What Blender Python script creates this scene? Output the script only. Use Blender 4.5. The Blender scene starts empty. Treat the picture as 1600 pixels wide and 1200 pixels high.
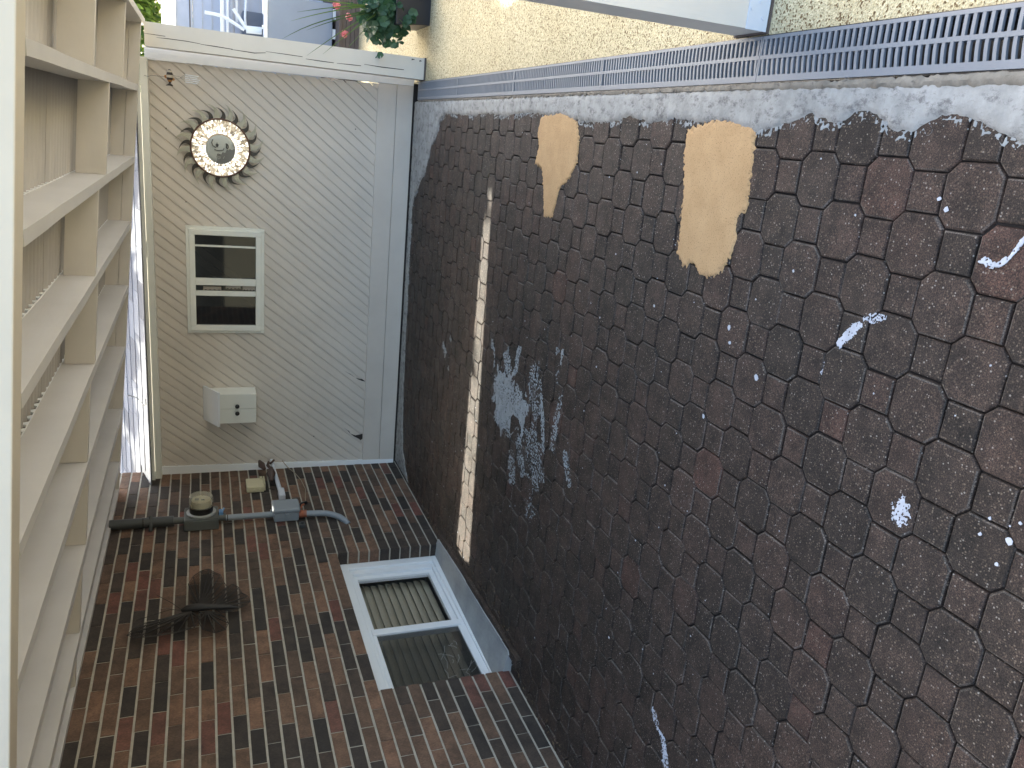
import bpy, bmesh, math, random
from mathutils import Vector, Matrix, noise
R = math.radians
random.seed(7)
scene = bpy.context.scene
C = scene.collection

# ---------------------------------------------------------------- camera
YAW, PIT, ROL = 0.315413, 0.366175, -0.018154
CAMZ = 1.4414
fw = Vector((-math.sin(YAW)*math.cos(PIT), math.cos(YAW)*math.cos(PIT), -math.sin(PIT)))
rt = Vector((math.cos(YAW), math.sin(YAW), 0))
up = rt.cross(fw)
r2 = math.cos(ROL)*rt + math.sin(ROL)*up
u2 = -math.sin(ROL)*rt + math.cos(ROL)*up
cam_data = bpy.data.cameras.new('camera')
cam = bpy.data.objects.new('camera', cam_data); C.objects.link(cam)
ax, ay, az = -u2, r2, -fw            # the picture was taken with the camera turned on its side
cam.matrix_world = Matrix(((ax.x, ay.x, az.x, 0), (ax.y, ay.y, az.y, 0), (ax.z, ay.z, az.z, CAMZ), (0, 0, 0, 1)))
cam_data.sensor_width = 36; cam_data.lens = 28.02
cam_data.clip_start = 0.05; cam_data.clip_end = 500
scene.camera = cam

# ---------------------------------------------------------------- light
SUN_DIR = Vector((-0.07, 0.845, 1.0)).normalized()     # towards the sun
elev = math.asin(SUN_DIR.z); azim = math.atan2(SUN_DIR.x, SUN_DIR.y)
w = bpy.data.worlds.new('World'); scene.world = w; w.use_nodes = True
nt = w.node_tree; bg = nt.nodes['Background']
sky = nt.nodes.new('ShaderNodeTexSky'); sky.sky_type = 'NISHITA'; sky.sun_disc = False
sky.sun_elevation = elev; sky.sun_rotation = azim; sky.dust_density = 4.0; sky.air_density = 0.8; sky.ozone_density = 0.3
nt.links.new(sky.outputs[0], bg.inputs[0]); bg.inputs[1].default_value = 0.15
sd = bpy.data.lights.new('sun', 'SUN'); sd.energy = 2.6; sd.angle = R(0.5); sd.color = (1, 0.96, 0.90)
so = bpy.data.objects.new('sun', sd); C.objects.link(so)
so.rotation_euler = SUN_DIR.to_track_quat('Z', 'Y').to_euler()
vs = scene.view_settings
vs.view_transform = 'Standard'; vs.look = 'None'; vs.gamma = 1; vs.use_curve_mapping = False
vs.exposure = 2.5
try:
    vs.use_white_balance = True
    vs.white_balance_temperature = 6900; vs.white_balance_tint = 4
except Exception:
    pass

# ---------------------------------------------------------------- helpers
class MB:
    """collects faces; builds one mesh object"""
    def __init__(s): s.v = []; s.f = []; s.m = []; s.t = []; s.cuts = []
    def add(s, vs, fs, mi=0, tint=0.5):
        b = len(s.v); s.cuts.append((b, len(s.f))); s.v += [tuple(p) for p in vs]
        for f in fs: s.f.append(tuple(b+i for i in f)); s.m.append(mi); s.t.append(tint)
    def build_each(s, name, mats, parent=None, **k):
        # every piece that was added becomes an object of its own
        cuts = s.cuts + [(len(s.v), len(s.f))]
        for (v0, f0), (v1, f1) in zip(cuts[:-1], cuts[1:]):
            q = MB(); q.v = s.v[v0:v1]; q.f = [tuple(i-v0 for i in f) for f in s.f[f0:f1]]; q.m = s.m[f0:f1]; q.t = s.t[f0:f1]
            q.build(name, mats, parent, **k)
    def box(s, a, b, mi=0, tint=0.5, M=None):
        (x0, y0, z0), (x1, y1, z1) = a, b
        vs = [Vector(p) for p in ((x0,y0,z0),(x1,y0,z0),(x1,y1,z0),(x0,y1,z0),(x0,y0,z1),(x1,y0,z1),(x1,y1,z1),(x0,y1,z1))]
        if M: vs = [M @ p for p in vs]
        s.add(vs, [(0,3,2,1),(4,5,6,7),(0,1,5,4),(1,2,6,5),(2,3,7,6),(3,0,4,7)], mi, tint)
    def poly(s, pts, d, mi=0, tint=0.5):
        """prism: polygon pts (3d) extruded by vector d"""
        n = len(pts); d = Vector(d)
        vs = [Vector(p) for p in pts] + [Vector(p)+d for p in pts]
        fs = [tuple(range(n)), tuple(range(2*n-1, n-1, -1))] + [(i, n+i, n+(i+1) % n, (i+1) % n) for i in range(n)]
        s.add(vs, fs, mi, tint)
    def tube(s, pts, rad, n=10, mi=0, cap=True, tint=0.5):
        pts = [Vector(p) for p in pts]; rings = []
        rads = rad if isinstance(rad, (list, tuple)) else [rad]*len(pts)
        prev = None
        for i, p in enumerate(pts):
            t = (pts[min(i+1, len(pts)-1)] - pts[max(i-1, 0)]).normalized()
            if prev is None:
                a = Vector((0, 0, 1)) if abs(t.z) < 0.9 else Vector((1, 0, 0))
                u = t.cross(a).normalized()
            else:
                u = (prev - t*prev.dot(t)).normalized()
            prev = u; v = t.cross(u)
            rings.append([p + rads[i]*(math.cos(2*math.pi*k/n)*u + math.sin(2*math.pi*k/n)*v) for k in range(n)])
        vs = [q for r_ in rings for q in r_]; fs = []
        for i in range(len(rings)-1):
            for k in range(n):
                fs.append((i*n+k, i*n+(k+1) % n, (i+1)*n+(k+1) % n, (i+1)*n+k))
        if cap: fs += [tuple(range(n-1, -1, -1)), tuple((len(rings)-1)*n+k for k in range(n))]
        s.add(vs, fs, mi, tint)
    def build(s, name, mats, parent=None, bevel=0, smooth=False, seg=2):
        me = bpy.data.meshes.new(name); me.from_pydata(s.v, [], s.f)
        mats = mats if isinstance(mats, (list, tuple)) else [mats]
        for m in mats: me.materials.append(m)
        me.polygons.foreach_set('material_index', s.m)
        at = me.attributes.new('tint', 'FLOAT', 'FACE'); at.data.foreach_set('value', s.t)
        me.validate(); me.update()
        bm = bmesh.new(); bm.from_mesh(me); bmesh.ops.recalc_face_normals(bm, faces=bm.faces)
        bm.to_mesh(me); bm.free()
        o = bpy.data.objects.new(name, me); C.objects.link(o)
        if parent:
            o.parent = parent
            o.matrix_parent_inverse = Matrix.Translation(-world_loc(parent))
        if bevel:
            md = o.modifiers.new('bevel', 'BEVEL'); md.width = bevel; md.segments = seg; md.limit_method = 'ANGLE'; md.angle_limit = R(35)
        if smooth:
            for p in me.polygons: p.use_smooth = True
            try: me.set_sharp_from_angle(angle=R(40))
            except Exception: pass
        return o
def world_loc(o):
    return Vector(o.location)      # only empties are moved; meshes stay at the origin
def thing(name, label, cat, loc=(0, 0, 0), group=None):
    o = bpy.data.objects.new(name, None); C.objects.link(o); o.location = loc
    o.empty_display_size = 0.05
    o['label'] = label; o['category'] = cat
    if group: o['group'] = group
    return o
def tag(o, label, cat, group=None, kind=None):
    o['label'] = label
    if cat: o['category'] = cat
    if group: o['group'] = group
    if kind: o['kind'] = kind
    return o
def struct(o): o['kind'] = 'structure'; return o

# ---------------------------------------------------------------- materials
def mat(name):
    m = bpy.data.materials.new(name); m.use_nodes = True
    return m, m.node_tree, m.node_tree.nodes['Principled BSDF']
def N(nt, typ, **k):
    n = nt.nodes.new(typ)
    for a, b in k.items():
        if a == 'inp':
            for kk, vv in b.items(): n.inputs[kk].default_value = vv
        else: setattr(n, a, b)
    return n
def ramp(nt, src, stops):
    r = nt.nodes.new('ShaderNodeValToRGB'); el = r.color_ramp.elements
    while len(el) > 1: el.remove(el[-1])
    el[0].position = stops[0][0]; el[0].color = (*stops[0][1], 1) if len(stops[0][1]) == 3 else stops[0][1]
    for p, c in stops[1:]:
        e = el.new(p); e.color = (*c, 1)
    nt.links.new(src, r.inputs[0]); return r
def coords(nt):
    g = nt.nodes.new('ShaderNodeNewGeometry'); return g.outputs['Position']
def noise_tex(nt, co, sc, det=4, rough=0.6, scale_vec=None):
    n = N(nt, 'ShaderNodeTexNoise', inp={'Scale': sc, 'Detail': det, 'Roughness': rough})
    if scale_vec:
        mp = N(nt, 'ShaderNodeMapping'); mp.inputs['Scale'].default_value = scale_vec
        nt.links.new(co, mp.inputs[0]); co = mp.outputs[0]
    nt.links.new(co, n.inputs['Vector']); return n.outputs['Fac']
def mixc(nt, fac, a, b, blend='MIX'):
    m = N(nt, 'ShaderNodeMix', data_type='RGBA', blend_type=blend)
    for s, i in ((fac, 0), (a, 6), (b, 7)):
        if hasattr(s, 'is_linked') or hasattr(s, 'links'): nt.links.new(s, m.inputs[i])
        elif i == 0: m.inputs[0].default_value = s
        else: m.inputs[i].default_value = (*s, 1)
    return m.outputs[2]
def bump(nt, b, h, strength=0.3, dist=0.002):
    n = N(nt, 'ShaderNodeBump', inp={'Strength': strength, 'Distance': dist})
    nt.links.new(h, n.inputs['Height']); nt.links.new(n.outputs[0], b.inputs['Normal']); return n

def paint(name, col, var=0.06, rough=0.5, grain=None, bs=0.25, dirt=0.0):
    m, nt, b = mat(name); co = coords(nt)
    a = noise_tex(nt, co, 3.0, 5); c1 = tuple(c*(1-var) for c in col); c2 = tuple(min(1, c*(1+var)) for c in col)
    r = ramp(nt, a, [(0.3, c1), (0.7, c2)]); out = r.outputs[0]
    if dirt:
        d = noise_tex(nt, co, 9.0, 8, 0.75)
        dr = ramp(nt, d, [(0.55, (0, 0, 0)), (0.8, (dirt, dirt, dirt))])
        out = mixc(nt, dr.outputs[0], out, tuple(c*0.45 for c in col))
    nt.links.new(out, b.inputs['Base Color']); b.inputs['Roughness'].default_value = rough
    h = noise_tex(nt, co, 60, 4, 0.6, grain or (1, 1, 1)); bump(nt, b, h, bs, 0.002)
    return m
M_siding = paint('tan_siding_paint', (0.63, 0.575, 0.515), 0.05, 0.55, (1, 1, 1), 0.2, 0.10)
M_tan = paint('tan_wood_paint', (0.545, 0.53, 0.515), 0.05, 0.5, (0.4, 0.15, 1), 0.3, 0.08)
M_tan2 = paint('warm_tan_wood_paint', (0.60, 0.56, 0.50), 0.06, 0.5, (0.2, 1, 1), 0.3, 0.08)
M_post = paint('post_paint', (0.66, 0.62, 0.56), 0.05, 0.45, (1, 1, 0.1), 0.5, 0.06)
M_beam = paint('cream_beam_paint', (0.64, 0.585, 0.49), 0.05, 0.5, (0.2, 1, 1), 0.3, 0.06)
M_white = paint('white_trim_paint', (0.74, 0.75, 0.70), 0.04, 0.35, (0.2, 1, 1), 0.2, 0.08)
M_vinyl = paint('white_vinyl', (0.78, 0.80, 0.82), 0.02, 0.3, None, 0.05, 0.04)
M_panel = paint('roof_panel_tan', (0.42, 0.395, 0.37), 0.05, 0.55, None, 0.1, 0.1)
M_black = paint('black_plastic', (0.012, 0.012, 0.013), 0.1, 0.3)
M_crack = paint('wood_crack', (0.035, 0.03, 0.028), 0.2, 0.9)
M_grey = paint('grey_pvc', (0.23, 0.26, 0.29), 0.05, 0.45, None, 0.1, 0.2)
M_dgrey = paint('dark_grey_metal', (0.045, 0.05, 0.052), 0.15, 0.5, None, 0.2, 0.5)
M_mgrey = paint('weathered_grey_metal', (0.085, 0.09, 0.085), 0.2, 0.55, None, 0.3, 0.5)
M_cream = paint('cream_plastic', (0.60, 0.54, 0.36), 0.03, 0.4, None, 0.05, 0.1)
M_whitep = paint('white_plastic', (0.62, 0.65, 0.70), 0.03, 0.35)
M_orange = paint('orange_tape', (0.32, 0.10, 0.05), 0.15, 0.5)
M_blue = paint('blue_tag', (0.10, 0.22, 0.40), 0.1, 0.5)
M_brown = paint('brown_deck_boards', (0.11, 0.085, 0.075), 0.2, 0.7, None, 0.4, 0.2)
M_planter = paint('dark_planter', (0.022, 0.022, 0.028), 0.1, 0.45, None, 0.2)
M_cabinet = paint('grey_cabinet', (0.26, 0.30, 0.37), 0.06, 0.5, (1, 1, 5), 0.2, 0.15)
M_cabinet2 = paint('dark_blue_grey_panel', (0.12, 0.14, 0.19), 0.06, 0.5)
M_lav = paint('pale_grey_siding', (0.50, 0.53, 0.62), 0.06, 0.6, (0.2, 1, 3), 0.3, 0.1)
M_pipe = paint('white_pvc_pipe', (0.80, 0.82, 0.84), 0.03, 0.35)
M_pvcgrey = paint('grey_pipe', (0.35, 0.36, 0.40), 0.03, 0.4)

def concrete(name, c1, c2, dark, thr, sc=14, rough=0.85, fleck=None, bs=0.6, bd=0.004):
    m, nt, b = mat(name); co = coords(nt)
    a = noise_tex(nt, co, sc, 8, 0.7); out = ramp(nt, a, [(0.3, c1), (0.7, c2)]).outputs[0]
    d = noise_tex(nt, co, 28, 10, 0.8, (1, 0.6, 1)); dr = ramp(nt, d, [(thr, (0, 0, 0)), (thr+0.10, (0.85, 0.85, 0.85))])
    out = mixc(nt, dr.outputs[0], out, dark)
    nt.links.new(out, b.inputs['Base Color']); b.inputs['Roughness'].default_value = rough
    h = noise_tex(nt, co, 70, 6, 0.7); bump(nt, b, h, bs, bd)
    return m
M_cement = concrete('white_cement_smear', (0.25, 0.25, 0.23), (0.44, 0.43, 0.40), (0.13, 0.125, 0.12), 0.515)
M_channel = concrete('drain_edge_concrete', (0.16, 0.14, 0.11), (0.30, 0.27, 0.22), (0.03, 0.03, 0.03), 0.56)
M_sill = concrete('grey_sill_cement', (0.27, 0.28, 0.28), (0.39, 0.40, 0.39), (0.13, 0.12, 0.12), 0.66, 8)
M_smear = concrete('grey_cement_splash', (0.24, 0.25, 0.245), (0.40, 0.42, 0.41), (0.10, 0.10, 0.10), 0.60, 20)
M_splash = concrete('white_paint_splash', (0.42, 0.44, 0.48), (0.62, 0.63, 0.66), (0.2, 0.2, 0.2), 0.62, 30)
M_gap = paint('dark_gap_soil', (0.02, 0.018, 0.015), 0.3, 0.95)
M_bounce = paint('grey_bounce_ground', (0.34, 0.35, 0.37), 0.1, 0.9, None, 0.4, 0.2)
M_joint = paint('dark_joint_sand', (0.014, 0.012, 0.011), 0.4, 0.95)
M_drain = paint('blue_grey_grate_plastic', (0.205, 0.22, 0.24), 0.08, 0.5, None, 0.2, 0.25)

# sand-coloured smooth coating
m, nt, b = mat('tan_stucco_patch'); co = coords(nt)
a = noise_tex(nt, co, 10, 4); v = N(nt, 'ShaderNodeTexVoronoi', inp={'Scale': 420.0}); nt.links.new(co, v.inputs['Vector'])
base = ramp(nt, a, [(0.3, (0.48, 0.30, 0.14)), (0.7, (0.57, 0.365, 0.18))]).outputs[0]
pit = ramp(nt, noise_tex(nt, co, 240, 2, 0.5), [(0.28, (0.45, 0.45, 0.45)), (0.42, (1, 1, 1))]).outputs[0]
nt.links.new(mixc(nt, 1.0, base, pit, 'MULTIPLY'), b.inputs['Base Color']); b.inputs['Roughness'].default_value = 0.9
bump(nt, b, noise_tex(nt, co, 300, 3, 0.6), 0.5, 0.0015); M_patch = m

# yellow aggregate patio
m, nt, b = mat('yellow_aggregate_patio'); co = coords(nt)
base = ramp(nt, noise_tex(nt, co, 2.2, 5), [(0.3, (0.60, 0.51, 0.31)), (0.7, (0.72, 0.64, 0.42))]).outputs[0]
v = N(nt, 'ShaderNodeTexVoronoi', inp={'Scale': 190.0, 'Randomness': 1.0}); nt.links.new(co, v.inputs['Vector'])
sep = N(nt, 'ShaderNodeSeparateColor'); nt.links.new(v.outputs['Color'], sep.inputs[0])
dark = ramp(nt, sep.outputs[0], [(0.0, (0.26, 0.19, 0.13)), (0.10, (0.34, 0.26, 0.18)), (0.14, (1, 1, 1)), (0.6, (0.80, 0.78, 0.72)), (1, (1.15, 1.15, 1.15))]).outputs[0]
out = mixc(nt, 1.0, base, dark, 'MULTIPLY')
v2 = N(nt, 'ShaderNodeTexVoronoi', inp={'Scale': 310.0}); nt.links.new(co, v2.inputs['Vector'])
s2 = N(nt, 'ShaderNodeSeparateColor'); nt.links.new(v2.outputs['Color'], s2.inputs[0])
g2 = ramp(nt, s2.outputs[1], [(0, (0.45, 0.4, 0.34)), (0.10, (0.5, 0.45, 0.4)), (0.14, (1, 1, 1))]).outputs[0]
out = mixc(nt, 1.0, out, g2, 'MULTIPLY')
nt.links.new(out, b.inputs['Base Color']); b.inputs['Roughness'].default_value = 0.85
bump(nt, b, v.outputs['Distance'], 0.8, 0.003); M_patio = m

# pavers
m, nt, b = mat('brown_concrete_paver'); co = coords(nt)
at = N(nt, 'ShaderNodeAttribute', attribute_name='tint')
base = ramp(nt, at.outputs['Fac'], [(0.0, (0.038, 0.031, 0.026)), (0.30, (0.053, 0.041, 0.034)), (0.6, (0.065, 0.046, 0.038)), (0.8, (0.086, 0.049, 0.039)), (0.82, (0.070, 0.061, 0.053)), (1.0, (0.14, 0.13, 0.12))]).outputs[0]
big = ramp(nt, noise_tex(nt, co, 1.3, 5, 0.6), [(0.3, (0.72, 0.76, 0.78)), (0.65, (1.16, 1.03, 0.98))]).outputs[0]
out = mixc(nt, 1.0, base, big, 'MULTIPLY')
mid = ramp(nt, noise_tex(nt, co, 16, 6, 0.7), [(0.32, (0.45, 0.48, 0.47)), (0.68, (1.38, 1.32, 1.27))]).outputs[0]
out = mixc(nt, 1.0, out, mid, 'MULTIPLY')
fin = ramp(nt, noise_tex(nt, co, 330, 4, 0.75), [(0.36, (0.22, 0.22, 0.22)), (0.5, (0.95, 0.95, 0.95)), (0.66, (2.5, 2.35, 2.15))]).outputs[0]
out = mixc(nt, 1.0, out, fin, 'MULTIPLY')
v = N(nt, 'ShaderNodeTexVoronoi', inp={'Scale': 190.0}); nt.links.new(co, v.inputs['Vector'])
sc_ = N(nt, 'ShaderNodeSeparateColor'); nt.links.new(v.outputs['Color'], sc_.inputs[0])
sel = N(nt, 'ShaderNodeMath', operation='GREATER_THAN'); sel.inputs[1].default_value = 0.67; nt.links.new(sc_.outputs[0], sel.inputs[0])
near = N(nt, 'ShaderNodeMath', operation='LESS_THAN'); near.inputs[1].default_value = 0.40; nt.links.new(v.outputs['Distance'], near.inputs[0])
mm = N(nt, 'ShaderNodeMath', operation='MULTIPLY'); nt.links.new(sel.outputs[0], mm.inputs[0]); nt.links.new(near.outputs[0], mm.inputs[1])
fl = ramp(nt, sc_.outputs[1], [(0, (0.09, 0.065, 0.05)), (0.5, (0.15, 0.11, 0.08)), (0.85, (0.24, 0.19, 0.14)), (0.97, (0.42, 0.38, 0.33))]).outputs[0]
mm2 = N(nt, 'ShaderNodeMath', operation='MULTIPLY'); mm2.inputs[1].default_value = 0.72; nt.links.new(mm.outputs[0], mm2.inputs[0])
out = mixc(nt, mm2.outputs[0], out, fl)
nt.links.new(out, b.inputs['Base Color'])
rr = ramp(nt, noise_tex(nt, co, 5, 4), [(0.3, (0.52, 0.52, 0.52)), (0.7, (0.72, 0.72, 0.72))])
nt.links.new(rr.outputs[0], b.inputs['Roughness'])
b.inputs['Specular IOR Level'].default_value = 0.3
bump(nt, b, noise_tex(nt, co, 240, 6, 0.8), 1.0, 0.003); M_paver = m

# bricks
m, nt, b = mat('mixed_brown_brick'); co = coords(nt)
at = N(nt, 'ShaderNodeAttribute', attribute_name='tint')
base = ramp(nt, at.outputs['Fac'], [(0.0, (0.036, 0.030, 0.027)), (0.20, (0.052, 0.040, 0.034)), (0.34, (0.080, 0.056, 0.043)), (0.42, (0.125, 0.078, 0.055)), (0.62, (0.165, 0.100, 0.068)), (0.85, (0.21, 0.118, 0.077)), (0.93, (0.155, 0.072, 0.055)), (1.0, (0.165, 0.065, 0.05))]).outputs[0]
var = ramp(nt, noise_tex(nt, co, 11, 6, 0.65), [(0.3, (0.50, 0.51, 0.52)), (0.65, (1.22, 1.18, 1.13))]).outputs[0]
out = mixc(nt, 1.0, base, var, 'MULTIPLY')
st = ramp(nt, noise_tex(nt, co, 240, 4, 0.75, (1, 1, 0.35)), [(0.32, (0.55, 0.55, 0.55)), (0.55, (1, 1, 1)), (0.75, (1.4, 1.35, 1.3))]).outputs[0]
out = mixc(nt, 1.0, out, st, 'MULTIPLY')
nt.links.new(out, b.inputs['Base Color']); b.inputs['Roughness'].default_value = 0.8
bump(nt, b, noise_tex(nt, co, 220, 5, 0.7, (1, 1, 0.3)), 0.7, 0.002); M_brick = m
M_mortar = concrete('buff_mortar', (0.31, 0.285, 0.235), (0.44, 0.41, 0.35), (0.10, 0.09, 0.08), 0.66, 20, 0.9)

# roof shingles
m, nt, b = mat('grey_asphalt_shingle'); co = coords(nt)
at = N(nt, 'ShaderNodeAttribute', attribute_name='tint')
base = ramp(nt, at.outputs['Fac'], [(0, (0.09, 0.095, 0.11)), (0.5, (0.14, 0.148, 0.17)), (1, (0.20, 0.21, 0.235))]).outputs[0]
g = ramp(nt, noise_tex(nt, co, 300, 3, 0.7), [(0.3, (0.5, 0.5, 0.5)), (0.7, (1.5, 1.5, 1.5))]).outputs[0]
nt.links.new(mixc(nt, 1.0, base, g, 'MULTIPLY'), b.inputs['Base Color']); b.inputs['Roughness'].default_value = 0.9
bump(nt, b, noise_tex(nt, co, 300, 3, 0.7), 0.6, 0.002); M_shingle = m

# glass
def glass(name, tint, refl=0.5, alpha=0.35):
    m, nt, b = mat(name)
    b.inputs['Base Color'].default_value = (*tint, 1); b.inputs['Roughness'].default_value = 0.03
    b.inputs['Alpha'].default_value = alpha
    try: b.inputs['Specular IOR Level'].default_value = refl
    except Exception: pass
    return m
M_glass = glass('window_glass', (0.02, 0.022, 0.024), 0.6, 0.12)
M_glass_dusty = glass('dusty_window_glass', (0.06, 0.06, 0.055), 0.6, 0.42)
M_glassdark = glass('dark_window_glass', (0.006, 0.007, 0.008), 0.5, 0.92)
M_dome = glass('meter_dome', (0.50, 0.48, 0.38), 0.7, 0.42)
M_blind = paint('cream_blind', (0.50, 0.45, 0.34), 0.08, 0.6)
M_room = paint('dim_room', (0.22, 0.22, 0.20), 0.2, 0.9)
# leaves
def leafmat(name, c1, c2):
    m, nt, b = mat(name)
    at = N(nt, 'ShaderNodeAttribute', attribute_name='tint')
    r = ramp(nt, at.outputs['Fac'], [(0, c1), (1, c2)])
    nt.links.new(r.outputs[0], b.inputs['Base Color']); b.inputs['Roughness'].default_value = 0.45
    tr = N(nt, 'ShaderNodeBsdfTranslucent'); nt.links.new(r.outputs[0], tr.inputs[0])
    mx = N(nt, 'ShaderNodeMixShader'); mx.inputs[0].default_value = 0.35
    nt.links.new(b.outputs[0], mx.inputs[1]); nt.links.new(tr.outputs[0], mx.inputs[2])
    nt.links.new(mx.outputs[0], nt.nodes['Material Output'].inputs[0])
    return m
M_leaf = leafmat('tree_leaf', (0.06, 0.13, 0.025), (0.26, 0.36, 0.05))
M_gleaf = leafmat('geranium_leaf', (0.02, 0.065, 0.03), (0.055, 0.13, 0.06))
M_blade = leafmat('grass_blade_leaf', (0.04, 0.09, 0.03), (0.16, 0.26, 0.06))
M_petal = leafmat('pink_petal', (0.65, 0.16, 0.18), (0.80, 0.32, 0.34))
M_bark = paint('tree_bark', (0.10, 0.08, 0.06), 0.3, 0.9, (1, 1, 0.2), 0.8)
M_soil = paint('ground_soil', (0.16, 0.15, 0.10), 0.2, 0.95)

# ---------------------------------------------------------------- ground
g = MB(); g.add([(-60, -60, -0.16), (60, -60, -0.16), (60, 90, -0.16), (-60, 90, -0.16)], [(0, 1, 2, 3)])
struct(g.build('ground', M_soil))
g = MB(); g.box((-2.70, -1.5, -0.12), (0.214, 6.10, -0.0105)); struct(g.build('ground_bed', M_joint))
g = MB(); g.box((0.341, -2.5, -0.12), (1.75, 8.40, -0.002)); struct(g.build('patio', M_patio))
g = MB(); g.box((1.752, -2.5, -0.12), (7.5, 8.40, -0.006)); struct(g.build('bounce_ground', M_bounce))  # unseen grey ground, added to keep the bounced light neutral

# pavers: octagons and squares on a 11.25 cm lattice
P = 0.1127; X0, Y0 = -0.809, 1.108; BEV = 0.0062
pv = MB()
def paver(cx, cy, pts):
    h = random.gauss(0, 0.0010); tx = random.gauss(0, 0.009); ty = random.gauss(0, 0.009)
    rot = random.gauss(0, 0.008); cr, sr = math.cos(rot), math.sin(rot)
    t = random.random()
    jx, jy = random.gauss(0, 0.0007), random.gauss(0, 0.0007)
    def tr(x, y, z):
        X = x*cr - y*sr; Y = x*sr + y*cr
        return (cx+jx+X, cy+jy+Y, z + h + X*tx + Y*ty)
    n = len(pts); vs = []
    R0 = math.hypot(*pts[0])
    for k, (ins, z) in enumerate(((0, -0.013), (0.0002, -0.0058), (BEV*0.32, -0.0021), (BEV, 0.0))):
        for (x, y) in pts:
            s = (R0-ins)/R0; vs.append(tr(x*s, y*s, z))
    fs = []
    for k in range(3):
        for i in range(n): fs.append((k*n+i, k*n+(i+1) % n, (k+1)*n+(i+1) % n, (k+1)*n+i))
    fs.append(tuple(3*n+i for i in range(n)))
    redness = 0.25 if cy > 3 else (0.25 + 0.3*(3-cy)/2.4)
    tt = min(0.8, max(0, 0.04 + t*0.50 + (0.20 if random.random() < redness*0.4 else 0)))
    b0 = len(pv.t); pv.add(vs, fs, 0, tt)
    for i in range(n):
        if random.random() < 0.45: pv.t[b0+2*n+i] = random.uniform(0.83, 0.93)
        if random.random() < 0.12: pv.t[b0+1*n+i] = random.uniform(0.83, 0.95)
gap = 0.0028
a_ = 0.0690-gap*0.5; b_ = P - 0.0690 - gap*0.2
octp = [(a_, -b_), (a_, b_), (b_, a_), (-b_, a_), (-a_, b_), (-a_, -b_), (-b_, -a_), (b_, -a_)]
q_ = b_ - gap*0.5 + 0.0002
sqp = [(q_, -q_), (q_, q_), (-q_, q_), (-q_, -q_)]
for i in range(-19, 11):
    for j in range(-12, 46):
        cx, cy = X0+i*P, Y0+j*P
        if cx > 0.20 or cx < -2.66: continue
        paver(cx, cy, octp if (i+j) % 2 == 0 else sqp)
struct(pv.build('paving', M_paver))

# ragged sheet from an outline: grid of small cells kept inside the outline
def inside(p, poly):
    x, y = p; c = False; n = len(poly)
    for i in range(n):
        x1, y1 = poly[i]; x2, y2 = poly[(i+1) % n]
        if (y1 > y) != (y2 > y) and x < (x2-x1)*(y-y1)/(y2-y1)+x1: c = not c
    return c
def edge_dist(p, poly):
    d = 9; x, y = p; n = len(poly)
    for i in range(n):
        x1, y1 = poly[i]; x2, y2 = poly[(i+1) % n]; dx, dy = x2-x1, y2-y1
        t = max(0, min(1, ((x-x1)*dx+(y-y1)*dy)/(dx*dx+dy*dy+1e-12)))
        d = min(d, math.hypot(x-x1-t*dx, y-y1-t*dy))
    return d
def ragged(mb, poly, cell, z, th=0.004, amp=0.012, fr=40, taper=True, dens=None, rough_z=0.0, soft=None, mi=0):
    """marching-square style sheet with a noisy border, thinning to the edge"""
    xs = [p[0] for p in poly]; ys = [p[1] for p in poly]
    x0, x1, y0, y1 = min(xs)-amp, max(xs)+amp, min(ys)-amp, max(ys)+amp
    nx = max(2, int((x1-x0)/cell)); ny = max(2, int((y1-y0)/cell)); idx = {}
    vs, fs = [], []
    f = {}
    for i in range(nx+1):
        for j in range(ny+1):
            x, y = x0+(x1-x0)*i/nx, y0+(y1-y0)*j/ny
            d = edge_dist((x, y), poly)
            if not inside((x, y), poly): d = -d
            n1 = noise.noise(Vector((x*fr, y*fr, z*7))) + 0.6*noise.noise(Vector((x*fr*2.7, y*fr*2.7, 3)))+0.4*noise.noise(Vector((x*fr*6, y*fr*6, 9)))
            v_ = d + amp*n1
            if dens is not None: v_ = min(v_, dens(x, y))
            f[i, j] = v_
    def V(i, j):
        if (i, j) not in idx:
            x, y = x0+(x1-x0)*i/nx, y0+(y1-y0)*j/ny
            hh = min(1, max(0.0, f[i, j])/0.012)
            zz = z + th*hh + rough_z*noise.noise(Vector((x*60, y*60, 1)))
            idx[i, j] = len(vs); vs.append((x, y, zz))
        return idx[i, j]
    cutc = {}
    def E(i, j, k, l):
        key = ((i, j), (k, l)) if (i, j) < (k, l) else ((k, l), (i, j))
        if key not in cutc:
            a, c = f[key[0]], f[key[1]]; t = a/(a-c)
            xa, ya = x0+(x1-x0)*key[0][0]/nx, y0+(y1-y0)*key[0][1]/ny
            xb, yb = x0+(x1-x0)*key[1][0]/nx, y0+(y1-y0)*key[1][1]/ny
            cutc[key] = len(vs); vs.append((xa+(xb-xa)*t, ya+(yb-ya)*t, z-0.0015))
        return cutc[key]
    for i in range(nx):
        for j in range(ny):
            cs = [(i, j), (i+1, j), (i+1, j+1), (i, j+1)]
            ins = [f[c] > 0 for c in cs]
            if not any(ins): continue
            poly_ = []
            for k in range(4):
                a, c = cs[k], cs[(k+1) % 4]
                if f[a] > 0: poly_.append(V(*a))
                if (f[a] > 0) != (f[c] > 0): poly_.append(E(*a, *c))
            if len(poly_) >= 3: fs.append(tuple(poly_))
    mb.add(vs, fs, mi)

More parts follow.
